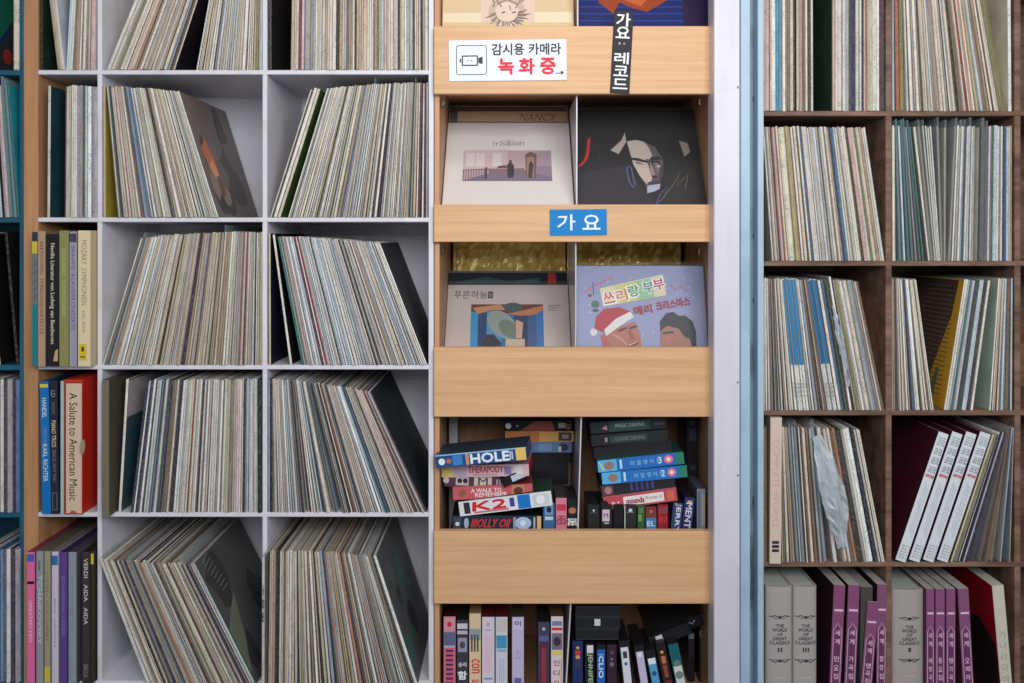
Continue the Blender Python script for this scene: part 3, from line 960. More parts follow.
pv = .03
PK = [((27, 34.6), 552, (226, 108, 168), (150, 60, 80), 'pink box set with blue top, beside the beech upright, bottom row', both(bands((.93, .985, (70, 100, 180)), (.77, .79, (40, 20, 40))), V_text('GREATEST HITS', (240, 200, 220), .5, .3, .4))),
      ((35.4, 43.2), 551, (150, 154, 160), (110, 104, 104), 'grey box set with large faint capitals, bottom row', both(V_text('TCHAIKOVSKY', (196, 198, 202), .58, .5, .62, bold=.02), lambda p, w_, h_: p.rect(w_ * .3, h_ * .86, w_ * .6, h_ * .93, (110, 112, 120)))),
      ((43.8, 50.3), 551, (160, 152, 128), (120, 110, 90), 'khaki box set with yellow foot, bottom row', both(bands((.05, .16, (206, 190, 70))), V_text('CHOPIN NOCTURNES', (118, 108, 86), .6, .5, .45))),
      ((50.8, 58.4), 551.5, (206, 196, 208), (150, 140, 150), 'pale box set with blue square on top, bottom row', both(bands((.9, .97, (56, 110, 176))), V_text('BACH', (120, 90, 120), .6, .1, .3), V_text('PARTITAS', (150, 130, 150), .4, .2, .3))),
      ((59.4, 67), 552, (94, 70, 136), (70, 50, 96), 'purple box set between pale and grey ones, bottom row', V_text('SCHUMANN LIEDER', (140, 120, 176), .6, .45, .45)),
      ((67.8, 76.4), 552, (142, 150, 162), (96, 84, 100), 'blue grey box set with thin line of type, bottom row', V_text('HAYDN QUARTETS', (112, 120, 132), .62, .4, .3)),
      ((82, 89.8), 552, (62, 58, 54), (52, 46, 42), 'dark box set lettered VERDI AIDA, bottom row', both(V_text('VERDI   AIDA   AIDA', (214, 210, 202), .7, .5, .5, bold=.012), V_text('DECCA', (150, 146, 140), .1, .1, .5))),
      ((90.4, 93.8), 551, (60, 54, 44), (52, 46, 42), 'thin black box set with yellow top, bottom row', bands((.9, .98, (214, 190, 60))))]
edge = X(38) + .0008
for (px_, tp, fr, sd, lb, ar), pv in zip(PK, (.046, .040, .036, .031, .026, .021, .014, .010)):
    ks = (D - pv) / D
    a_, b_ = max(X(px_[0]) * ks, edge), X(px_[1]) * ks
    edge = b_ + .0004
    upright('record_box_set', lb, 'record', 'box sets in the bottom row narrow bay of the white rack', (512 + a_ / ks * F / D, px_[1]), R5, tp, pv, fr, sd, tuple(v * .8 for v in sd), ar)

# ---------------------------------------------------------------- books in the plywood rack
GP = 'box sets in the fourth row of the plywood rack'
upright('record_box_set', 'thick cream box set with pale pink type and black mark, fourth row', 'record', None, (769.5, 781.5), Q4, 417.5, .012, (212, 192, 176), (150, 130, 112), lean=.4, d=.3,
        art=both(V_text('COMPLETE WORKS', (206, 160, 156), .55, .6, .55), lambda p, w_, h_: [p.rect(w_ * .2, h_ * (.08 + .028 * k_), w_ * .8, h_ * (.1 + .028 * k_), (50, 48, 52)) for k_ in range(3)]))


def art_white_set(no):
    def f(p, w_, h_):
        for k_ in range(16):
            y = h_ * (.96 - .0175 * k_)
            if k_ in (4, 8, 12): continue
            p.text(['라이브 명곡', '가요 전집', '세계의 음악', '명곡 선집'][k_ % 4], w_ * .52, y, w_ * .72, .0036, (92, 92, 104), bold=.02)
        p.text('SINFONIE', w_ * .5, h_ * .665, w_ * .8, .0072, (206, 60, 84), rot=.0, bold=.02)
        for q in range(3):
            p.text('Edizione integrale da concerto', w_ * (.34 + .18 * q), h_ * (.42 - .02 * q), h_ * .38, w_ * .11, (150, 158, 164), rot=-pi / 2)
        for k_ in range(5): p.text('III IV ' + str(no), w_ * .5, h_ * (.03 + .022 * k_), w_ * .7, .0032, (96, 98, 108))
    return f


pos4 = ['leftmost, beside dark gap', 'second from the dark gap', 'third from the dark gap', 'fourth, beside worn cream sleeves']
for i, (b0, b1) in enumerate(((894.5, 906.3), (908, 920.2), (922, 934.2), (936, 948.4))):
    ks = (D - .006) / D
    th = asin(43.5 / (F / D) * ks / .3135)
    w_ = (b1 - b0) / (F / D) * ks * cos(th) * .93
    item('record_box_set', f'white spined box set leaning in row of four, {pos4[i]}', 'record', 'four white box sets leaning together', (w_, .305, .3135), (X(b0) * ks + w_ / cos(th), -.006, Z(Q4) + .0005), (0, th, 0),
         (218, 222, 226), (64, 24, 36), (150, 116, 130), M_CARD, art_white_set(i + 1), x0=-w_)  # maroon sides, their colour darkened further for the unlit gap


def classics(label, x_0, x_1, top_py, vol, d=.225, prot=.014):
    """hardback with a rounded spine; the page block shows at the top between the boards"""
    ks = (D - prot) / D
    w_ = (X(x_1) - X(x_0)) * ks
    z0 = Z(Q5) + .0005
    h = CZ + (240 - top_py) * (D - prot) / F - z0
    n = 14
    V, Fc, C = [], [], []
    cs = [(w_, d), (w_ - .003, d)] + [(w_ - .003, .012)] + [(.003, .012)] + [(.003, d), (0, d)]
    spine = [(w_ / 2 - w_ / 2 * cos(pi * i / n), .012 - .014 * sin(pi * i / n) ** .7) for i in range(n + 1)]
    ring = [(0, d)] + spine + [(w_, d), (w_ - .003, d), (w_ - .003, .01), (.003, .01), (.003, d)]
    m = len(ring)
    V = [(x, y, 0) for x, y in ring] + [(x, y, h) for x, y in ring]
    Fc = [(i, (i + 1) % m, m + (i + 1) % m, m + i) for i in range(m)]
    Fc += [tuple(m + i for i in range(m)), tuple(range(m - 1, -1, -1))]
    C = [lin((170, 161, 157))] * len(Fc)
    o = link('book', coloured_mesh('book', V, Fc, C), None, (X(x_0) * ks, -prot + .002, z0), (0, 0, 0), M_CLOTH)
    tag(o, label, 'book', 'cloth bound classics volumes in the bottom row')
    V2, F2, C2, S2 = box_raw(w_ - .0064, d - .016, h - .005, lin((190, 196, 186)), lin((190, 196, 186)), lin((190, 196, 186)), lin((182, 190, 180)), .0005, 0)
    link('page_block', coloured_mesh('page_block', V2, F2, C2), o, (.0032, .0125, .001), mat=M_CARD)['label'] = 'pale green page block'
    p = Print()
    ink = (72, 66, 72)

    def orn(cy, sc_):
        p.ell(w_ / 2, cy, .005, .0035, ink)
        for s_ in (-1, 1):
            p.line([(w_ / 2 + s_ * .004, cy + .001), (w_ / 2 + s_ * .012, cy + .004 * sc_), (w_ / 2 + s_ * .019, cy + .001), (w_ / 2 + s_ * .0245, cy + .0015)], .0022, ink)
            p.line([(w_ / 2 + s_ * .006, cy - .003 * sc_), (w_ / 2 + s_ * .013, cy - .002 * sc_), (w_ / 2 + s_ * .017, cy + .002)], .0014, ink)
    orn(h * .765, 1)
    for k_, (s_, ww) in enumerate((('THE', .019), ('WORLD', .034), ('OF', .013), ('GREAT', .033), ('CLASSICS', .047))):
        p.text(s_, w_ / 2, h * (.7 - .033 * k_), ww, .0074, ink, bold=.03)
    p.text(vol, w_ / 2, h * .515, .0042 * len(vol) + .0012, .0095, ink, bold=.05)
    orn(h * .43, -1)
    p.text('GROLIER', w_ / 2, h * .3, .024, .0045, (214, 208, 204))

    def bend(x):
        u = max(-1, min(1, 1 - 2 * x / w_))
        return .012 - .014 * (1 - u * u) ** .35
    T = [(x, bend(x) - .0004 - z, y) for x, y, z in p.V]
    link('spine_lettering', coloured_mesh('spine_lettering', T, p.Fc, p.C), o, mat=M_INK)
    return o


M_CLOTH = printed('book_cloth', 0.7)
classics('grey cloth classics volume with spine numeral II, beside door channel', 766.5, 793.4, 587, 'II')
classics('beige cloth classics volume with spine numeral III', 793.8, 818, 587, 'III')
classics('rounded cloth classics volume with numeral I, second bay', 893.4, 925.6, 590, 'I', prot=.001)


def art_pink(title):
    def f(p, w_, h_):
        p.rect(w_ * .02, h_ * .78, w_ * .98, h_ * .83, (140, 84, 122))
        p.rect(w_ * .14, h_ * .80, w_ * .9, h_ * .815, (226, 196, 214))
        y0, y1 = h_ * .2, h_ * .7
        m = [(w_ * .14, y0 + .012), (w_ * .5, y0 - .002), (w_ * .86, y0 + .012), (w_ * .86, y1 - .012), (w_ * .5, y1 + .002), (w_ * .14, y1 - .012), (w_ * .14, y0 + .012)]
        p.line(m, .0012, (216, 178, 204))
        p.poly([(x * .74 + w_ * .13, (y - (y0 + y1) / 2) * .93 + (y0 + y1) / 2) for x, y in m[:-1]], (104, 58, 94))
        for k_, s_ in enumerate(title):
            if s_ != ' ': p.text(s_, w_ * .5, y1 - .02 - k_ * (y1 - y0 - .03) / len(title), w_ * .42, .0125, (226, 188, 212), bold=.02)
        p.text('전집', w_ * .5, h_ * .09, w_ * .5, .008, (226, 196, 214), bold=.02)
    return f


MG = 'magenta song anthologies in the bottom row'
pinks = [((829, 840.8), 585.5, 2.6, (134, 78, 114), '세계 민요집', 'magenta anthology leaning, first beside the dark gap'), ((843.5, 855.3), 585.5, 2.4, (132, 78, 114), '세계 가곡집', 'magenta anthology leaning, second beside the dark gap'),
         ((876, 886), 584.5, .6, (130, 80, 114), '세계 합창집', 'magenta anthology with faded top, against the centre divider')]
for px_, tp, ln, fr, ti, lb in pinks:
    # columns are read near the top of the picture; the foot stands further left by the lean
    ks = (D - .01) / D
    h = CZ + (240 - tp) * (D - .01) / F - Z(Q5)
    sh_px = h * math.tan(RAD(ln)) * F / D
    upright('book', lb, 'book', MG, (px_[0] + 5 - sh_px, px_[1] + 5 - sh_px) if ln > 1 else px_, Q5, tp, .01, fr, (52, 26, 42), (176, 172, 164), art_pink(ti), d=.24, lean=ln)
tb = upright('book', 'magenta anthology with torn spine hanging loose from its boards', 'book', MG, (859.5, 872), Q5, 587, .006, (74, 74, 70), (84, 80, 74), (150, 148, 140), None, d=.24, lean=.6)
p = Print()
art_pink('세계 명곡집')(p, .026, .27)
flap_V, flap_F, flap_C, _ = box_raw(.026, .002, .265, lin((134, 78, 114)), lin((108, 60, 92)), lin((130, 66, 110)), lin((214, 208, 200)), .0004, 0)
fl_ = link('torn_spine', coloured_mesh('torn_spine', flap_V, flap_F, flap_C), tb, (-.033, -.006, .0), (0, RAD(4), 0), M_CARD)
p.build('spine_print', fl_, 'front', (.026, .002, .265))
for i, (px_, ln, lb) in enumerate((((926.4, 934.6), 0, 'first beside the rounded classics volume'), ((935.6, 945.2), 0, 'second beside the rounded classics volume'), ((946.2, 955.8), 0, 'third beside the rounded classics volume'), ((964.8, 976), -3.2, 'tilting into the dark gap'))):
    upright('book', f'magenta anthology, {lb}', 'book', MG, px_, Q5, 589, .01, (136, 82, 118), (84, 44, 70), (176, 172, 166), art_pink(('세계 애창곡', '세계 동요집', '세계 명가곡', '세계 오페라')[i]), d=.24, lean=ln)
cb = upright('record_box_set', 'cream box set with grey type and red side, leaning at bay end', 'record box', None, (1003.5, 1015.5), Q5, 586, .01, (206, 200, 184), (160, 150, 134), (200, 194, 180),
             both(*[(lambda k_: lambda p, w_, h_: p.text('가나라마바사'[k_], w_ * .5, h_ * (.62 - .085 * k_), w_ * .6, .018, (156, 152, 144), bold=.0))(k_) for k_ in range(6)]), d=.27, lean=-5.0, left=(150, 22, 34))
p = Print()
p.poly([(.03, .004), (.266, .004), (.262, .16), (.2, .2), (.09, .17)], (40, 26, 28))
p.build('cover_print', cb, 'left', (0, .27, 0), x0=0.0)

# torn sleeves hanging among the records of the plywood rack
ks = (D - .006) / D
rr = one('p4x', Q4, (834, 838), (817, 821), 'pale grey', None)
rr2 = one('p3x', Q3, (851, 854), (829.8, 832), 'white', None)
for r_, lb in ((rr, 'grey record in a torn crumpled milky sleeve, fourth row of plywood rack'), (rr2, 'record with white inner sleeve bulging out, third row of plywood rack')):
    (V, Fc, C, S), x0 = record_raw(r_)
    o = link('vinyl_record', coloured_mesh('vinyl_record', V, Fc, C, S), None, (r_['x'], r_['y'], r_['z']), (0, r_['th'], 0), M_SLEEVE)
    tag(o, lb, 'record', None)
    r_['obj'] = o
crumple('torn_sleeve', rr['obj'], -.005, .035, .30, .05, 3, M_FILM_MILK, .05)
crumple('inner_sleeve', rr2['obj'], -.006, .06, .245, .012, 5, M_CARDWHITE if 'M_CARDWHITE' in globals() else M_FILM_MILK, .02)

# ---------------------------------------------------------------- beech cabinet
cab = empty('display_cabinet', (X(573), .18, 0), 'beech display cabinet with deep front boards, between white rack and white post', 'cabinet')
cx0, cx1, CD = X(434.2), .4832, .40
CI = .4712                                   # inner face of the side that runs behind the white post
panel('side_panel', cx0, X(439.5), .002, CD, 0, 2.34, M_BEECH_IN, cab)
panel('side_panel', CI, cx1, .002, CD, 0, 2.34, M_BEECH_IN, cab)
panel('back_panel', X(439.5), CI, CD - .008, CD, 0, 2.34, M_BEECH_IN, cab)
TIER = {'A': Z(76), 'B': Z(214), 'C': Z(398), 'D': Z(592), 'E': Z(714)}
for zt in TIER.values():
    panel('shelf', X(439.5), CI, .003, CD - .008, zt - .012, zt, M_BEECH_IN, cab)
panel('top_panel', cx0, cx1, .002, CD, 2.34, 2.356, M_BEECH, cab)
kb = (D - .018) / D
for y0, y1 in ((26, 94), (204.5, 242), (347.5, 417), (531.5, 604)):
    panel('front_board', cx0 * kb - .001, X(711.5) * kb + .001, -.018, .002, CZ + (240 - y1) * (D - .018) / F, CZ + (240 - y0) * (D - .018) / F, M_BEECH, cab, .0015)
for (y0, y1, dx0, dx1) in ((-30, 76, 578, 578), (94, 214, 577, 577), (242, 398, 576, 576), (412, 592, 584.5, 579), (600, 714, 574.5, 568)):
    o = panel('divider', X(dx1) - .0015, X(dx1) + .0015, .006, .255, Z(y1), Z(y0), M_ACRYL, cab, .0004)
    o.rotation_euler.y = atan2(X(dx0) - X(dx1), Z(y0) - Z(y1)) if dx0 != dx1 else 0
for (xx, yy) in ((443.5, 99), (701.5, 99), (442, 249), (701, 250), (442, 100.5)):
    panel('hinge_stop', X(xx) - .003, X(xx) + .003, .02, .035, Z(yy) - .012, Z(yy) + .004, M_STEEL, cab, .001)


# ---------------------------------------------------------------- signs on the cabinet boards
def sign(name, label, cx_px, cy_px, wpx, hpx, base, art, y=-.0195, th=.0022, tilt=0.0, d=-.02):
    w_, h_ = wpx * (D + d) / F, hpx * (D + d) / F
    o = link(name, panel_mesh(w_, th, h_, .0006), None, (X(cx_px, d), y, Z(cy_px, d)), (0, -tilt, 0), None)
    o.data.materials.append(base)
    tag(o, label, 'sign')
    p = Print()
    art(p, w_, h_)
    T = [(x - w_ / 2, -th / 2 - .0003 - z, yy - h_ / 2) for x, yy, z in p.V]
    link('lettering', coloured_mesh('lettering', T, p.Fc, p.C), o, mat=M_INK)
    return o


def plain(name, c, rough=.5):
    m, nt, b = new_mat(name)
    b.inputs['Base Color'].default_value = (*lin(c), 1)
    b.inputs['Roughness'].default_value = rough
    b.inputs['Specular IOR Level'].default_value = 0.2
    return m


def art_camera(p, w_, h_):
    def n(zx, zy): return ((zx - 100) / 847 * w_, (583 - zy) / 296 * h_)
    ink, red = (44, 56, 66), (226, 40, 62)
    a, b = n(153, 538), n(374, 324)
    p.frame(a[0], a[1], b[0], b[1], .0016, ink, .006)
    a, b = n(194, 473), n(310, 397)
    p.frame(a[0], a[1], b[0], b[1], .0028, ink, .002)
    for c in ((237, 434), (264, 434)): p.ell(*n(*c), .0015, .0015, ink)
    for x_, hh in ((184, 28), (318, 38), (328, 44), (338, 52)):
        a, b = n(x_ - 5, 434 + hh / 2), n(x_ + 5, 434 - hh / 2)
        p.rect(a[0], a[1], b[0], b[1], ink)
    c = n(526, 356); p.text('감시용', c[0], c[1], 230 / 847 * w_, 82 / 296 * h_, ink, bold=.025)
    c = n(792, 356); p.text('카메라', c[0], c[1], 230 / 847 * w_, 82 / 296 * h_, ink, bold=.025)
    for s_, zx in (('녹', 512), ('화', 660), ('중', 811)):
        c = n(zx, 480); p.text(s_, c[0], c[1], 108 / 847 * w_, 112 / 296 * h_, red, bold=.045)
    p.line([n(866, 534), n(915, 530)], .0014, ink)
    p.poly([n(905, 514), n(928, 528), n(905, 545)], ink)


sign('camera_notice_sign', 'white notice with camera icon and red Korean lettering on top board', 507.7, 60.3, 117.8, 41, plain('white_acrylic', (232, 236, 242)), art_camera, tilt=.012)


def art_black(p, w_, h_):
    for s_, y, hh, ww in (('가', .885, .16, .70), ('요', .735, .135, .70), ('레', .425, .135, .72), ('코', .27, .12, .72), ('드', .115, .12, .74)):
        p.text(s_, w_ * .5, h_ * y, w_ * ww, h_ * hh, (236, 236, 240), bold=.03)
    p.ell(w_ * .36, h_ * .60, .0025, .0025, (180, 180, 186))
    p.ell(w_ * .60, h_ * .60, .0025, .0025, (150, 150, 156))


sign('record_category_sign', 'tilted black vertical sign with white Korean lettering across top board', 621.8, 52, 19.5, 83, plain('black_acrylic', (40, 40, 46)), art_black, tilt=-.052)


def art_blue_sign(p, w_, h_):
    p.text('가', w_ * .29, h_ * .5, w_ * .31, h_ * .6, (228, 240, 248), bold=.02)
    p.text('요', w_ * .73, h_ * .5, w_ * .31, h_ * .56, (228, 240, 248), bold=.02)
    p.ell(w_ * .52, h_ * .42, .0008, .0008, (200, 80, 60))


sign('category_sign', 'bright blue sign with two white Korean letters on second board', 578.3, 222.3, 57, 26, plain('blue_acrylic', (18, 128, 200)), art_blue_sign, tilt=.01)


# ---------------------------------------------------------------- display records leaning back in the cabinet
def display(label, cx_px, d0, zt, lean, bgc, art=None, film=True, side=(60, 56, 54), w_=.313, h_=.313, group='display records in the beech cabinet', yaw=0.0, filmup=.0):
    a = RAD(lean)
    o = item('vinyl_record', label, 'record', group, (w_, .0045, h_), ((cx_px if abs(cx_px) < 2 else X(cx_px, d0)) - w_ / 2, d0 + .0, zt + .0004 + .0047 * sin(a)), (-a, 0, yaw), bgc, side, side, M_GLOSSCARD, None, ch=.0008)
    if art:
        p = Print()
        p.STEP = .00003
        art(p, w_, h_)
        p.build('cover_print', o, 'front', (w_, .0045, h_), mat=M_INK)
    if film:
        e = .0008
        nx, nz = 8, 8
        q = random.Random(int(cx_px * 7 + lean))
        V = [(-e + (w_ + 2 * e) * i / nx, -.0055 - q.uniform(0, .0022), .001 + (h_ + .008 + filmup) * j / nz) for j in range(nz + 1) for i in range(nx + 1)]
        Fc = [(j * (nx + 1) + i, j * (nx + 1) + i + 1, (j + 1) * (nx + 1) + i + 1, (j + 1) * (nx + 1) + i) for j in range(nz) for i in range(nx)]
        me = bpy.data.meshes.new('plastic_sleeve')
        me.from_pydata(V, [], Fc)
        for f in me.polygons: f.use_smooth = True
        link('plastic_sleeve', me, o, mat=M_WRAP)
    return o


def art_room(p, w_, h_):
    def n(zx, zy): return ((zx - 85) / 735 * w_, h_ - (zy - 195) / 445 * h_ * .80)
    p.rect(.002, .002, w_ - .002, h_ - .002, (232, 224, 220))
    p.text('내바람의시', *n(455, 333), w_ * .245, h_ * .06, (92, 84, 92), rot=pi, bold=.0)
    p.text('시인과 노래', *n(455, 312), w_ * .11, h_ * .014, (150, 140, 146), rot=pi)
    a, b = n(190, 565), n(705, 378)
    p.rect(a[0], a[1], b[0], b[1], (196, 168, 172))
    p.poly([n(190, 378), n(450, 372), n(450, 480), n(190, 500)], (214, 188, 186))
    p.poly([n(610, 380), n(705, 380), n(705, 475), n(610, 475)], (176, 152, 164))
    p.poly([n(610, 475), n(705, 475), n(705, 545), n(610, 530)], (150, 132, 150))
    for x_ in (232, 290, 388):
        p.poly([n(x_ - 26, 395), n(x_ + 26, 395), n(x_ + 26, 478), n(x_ - 26, 480)], (226, 214, 214))
    p.poly([n(190, 565), n(345, 520), n(545, 500), n(705, 545), n(705, 568), n(190, 568)], (128, 116, 138))
    p.poly([n(340, 495), n(545, 490), n(545, 525), n(340, 520)], (140, 112, 116))
    p.poly([n(392, 478), n(440, 470), n(450, 488), n(392, 490)], (112, 64, 76))
    for k_ in range(10): p.line([n(195 + 15 * k_, 562 - k_), n(195 + 15 * k_, 500)], .0016, (84, 84, 92))
    p.line([n(190, 502), n(345, 496)], .0022, (84, 84, 92))
    p.line([n(325, 485), n(325, 556)], .006, (96, 74, 84))
    p.poly([n(446, 470), n(458, 455), n(474, 455), n(488, 480), n(484, 548), n(450, 548)], (56, 52, 62))
    p.ell(*n(466, 447), .0035, .004, (70, 60, 64))
    p.poly([n(552, 405), n(586, 386), n(620, 405), n(610, 550), n(556, 550)], (120, 92, 80))
    p.poly([n(560, 420), n(606, 420), n(600, 548), n(562, 548)], (168, 136, 116))
    p.poly([n(572, 465), n(586, 445), n(600, 470), n(590, 548), n(568, 548)], (70, 60, 64))


def art_face(p, w_, h_):
    def n(zx, zy): return ((zx - 58) / 745 * w_, .022 + (648 - zy) / 548 * (h_ - .022))
    p.rect(.0015, .0015, w_ - .0015, h_ - .0015, (22, 18, 18))
    p.poly([n(60, 640), n(60, 470), n(200, 450), n(350, 430), n(420, 520), n(520, 640)], (42, 36, 48))
    p.poly([n(560, 640), n(620, 480), n(760, 400), n(798, 640)], (34, 31, 33))
    p.poly([n(70, 440), n(112, 400), n(132, 350), n(142, 280), n(160, 262), n(152, 340), n(136, 392), n(100, 428)], (204, 34, 34))
    p.poly([n(275, 340), n(345, 282), n(370, 235), n(373, 290), n(322, 362)], (188, 170, 160))
    p.poly([n(688, 285), n(738, 298), n(748, 350), n(710, 376)], (158, 140, 130))
    p.poly([n(376, 288), n(430, 280), n(480, 292), n(540, 320), n(580, 390), n(578, 450), n(550, 530), n(510, 572), n(470, 580), n(466, 540), n(430, 475), n(402, 420), n(392, 370)], (96, 82, 80))
    p.poly([n(376, 288), n(430, 280), n(478, 290), n(504, 325), n(520, 372), n(500, 392), n(476, 388), n(492, 430), n(498, 470), n(508, 492), n(496, 520), n(470, 530), n(440, 492), n(404, 424), n(394, 370)], (198, 180, 170))
    p.poly([n(396, 382), n(440, 386), n(486, 402), n(494, 414), n(440, 404), n(398, 396)], (30, 24, 26))
    p.poly([n(505, 384), n(560, 376), n(578, 392), n(512, 400)], (30, 24, 26))
    p.poly([n(412, 404), n(450, 412), n(470, 424), n(430, 420)], (60, 48, 50))
    p.poly([n(498, 400), n(560, 402), n(566, 420), n(510, 432), n(504, 470), n(520, 486), n(500, 480)], (44, 36, 38))
    p.poly([n(520, 410), n(556, 416), n(566, 450), n(540, 470)], (120, 108, 112))
    p.poly([n(476, 522), n(520, 510), n(556, 516), n(548, 528), n(484, 536)], (64, 56, 76))
    p.poly([n(474, 540), n(550, 530), n(544, 556), n(512, 572), n(468, 582)], (176, 182, 204))
    p.poly([n(505, 400), n(516, 440), n(528, 478), n(512, 492), n(498, 482), n(500, 440)], (150, 134, 130))
    p.poly([n(500, 486), n(528, 482), n(540, 496), n(512, 500)], (46, 36, 40))
    p.poly([n(540, 424), n(562, 430), n(560, 440), n(542, 436)], (186, 176, 176))
    p.poly([n(426, 412), n(452, 414), n(462, 424), n(440, 424)], (150, 138, 134))
    p.poly([n(556, 440), n(578, 420), n(576, 470), n(556, 520), n(540, 528), n(552, 480)], (66, 54, 56))
    p.poly([n(373, 290), n(384, 210), n(480, 170), n(600, 180), n(680, 260), n(640, 420), n(585, 470), n(582, 390), n(540, 318), n(480, 290), n(430, 279)], (12, 10, 11))
    p.line([n(362, 440), n(366, 480), n(374, 524), n(392, 552), n(404, 536), n(396, 490), n(388, 440), n(376, 430), n(362, 440)], .0022, (96, 116, 172))
    p.line([n(516, 636), n(540, 590), n(590, 540), n(566, 600), n(520, 640)], .0016, (96, 112, 170))
    p.line([n(560, 600), n(620, 540), n(670, 470), n(648, 540), n(690, 500), n(716, 480), n(690, 560)], .0016, (112, 106, 92))
    p.line([n(690, 560), n(740, 590), n(752, 540), n(764, 600), n(740, 636)], .0012, (78, 76, 72))
    for x_ in range(6): p.ell(*n(110 + 40 * x_, 625), .0022, .0016, (92, 30, 34))
    p.line([n(200, 290), n(206, 390), n(236, 430), n(268, 410)], .0011, (66, 60, 60))


def art_sky(p, w_, h_):
    def n(zx, zy): return ((zx - 60) / 900 * w_, h_ - (zy - 165) / 465 * .178)
    p.rect(.0015, .0015, w_ - .0015, h_ - .0015, (206, 190, 184))
    p.text('푸른하늘', *n(232, 246), 250 / 900 * w_, .024, (60, 56, 58), bold=-.012)
    a, b = n(362, 276), n(400, 220)
    p.rect(a[0], a[1], b[0], b[1], (62, 58, 60))
    for x_ in (371, 381, 391): p.line([n(x_, 232), n(x_, 266)], .0012, (200, 186, 180))
    x0, y1 = n(240, 325)
    x1, _ = n(770, 325)
    y0 = y1 - (x1 - x0) * .98
    p.rect(x0, y0, x1, y1, (62, 112, 160))
    W = x1 - x0

    def m(u, v): return (x0 + u * W, y1 - v * W)
    for u0, u1, c in ((0, .1, (60, 150, 200)), (.1, .22, (40, 70, 110)), (.22, .42, (80, 150, 200)), (.6, .78, (50, 70, 100)), (.78, .9, (70, 96, 140)), (.9, 1, (60, 120, 180))):
        p.rect(x0 + u0 * W, y0, x0 + u1 * W, y1, c)
    p.poly([m(0, 0), m(1, 0), m(1, .08), m(.86, .16), m(.7, .18), m(.5, .15), m(.3, .1), m(.16, .15), m(0, .12)], (112, 58, 44))
    p.poly([m(.02, .06), m(.4, .0), m(.5, .1), m(.3, .09), m(.1, .16)], (204, 142, 104))
    p.poly([m(.5, .16), m(.72, .1), m(1, .02), m(1, .1), m(.88, .17), m(.7, .19)], (196, 128, 88))
    p.ell(*m(.58, .05), W * .13, W * .08, (72, 92, 92))
    p.ell(*m(.43, .33), W * .26, W * .17, (152, 162, 156), rot=-.9, n=24)
    p.ell(*m(.52, .40), W * .17, W * .11, (118, 134, 118), rot=-.9, n=24)
    p.poly([m(.62, .25), m(.72, .3), m(.7, .55), m(.62, .55)], (214, 172, 150))
    p.poly([m(.16, .62), m(.22, .49), m(.32, .49), m(.42, .62), m(.42, .95), m(.16, .95)], (56, 52, 66))
    p.rect(*m(.48, .95), *m(.74, .56), (206, 182, 160))
    for k_, ww in enumerate((.10, .08, .06)): p.rect(*n(808, 338 + 18 * k_), n(808, 0)[0] + ww * w_, n(0, 331 + 18 * k_)[1], (140, 132, 130))


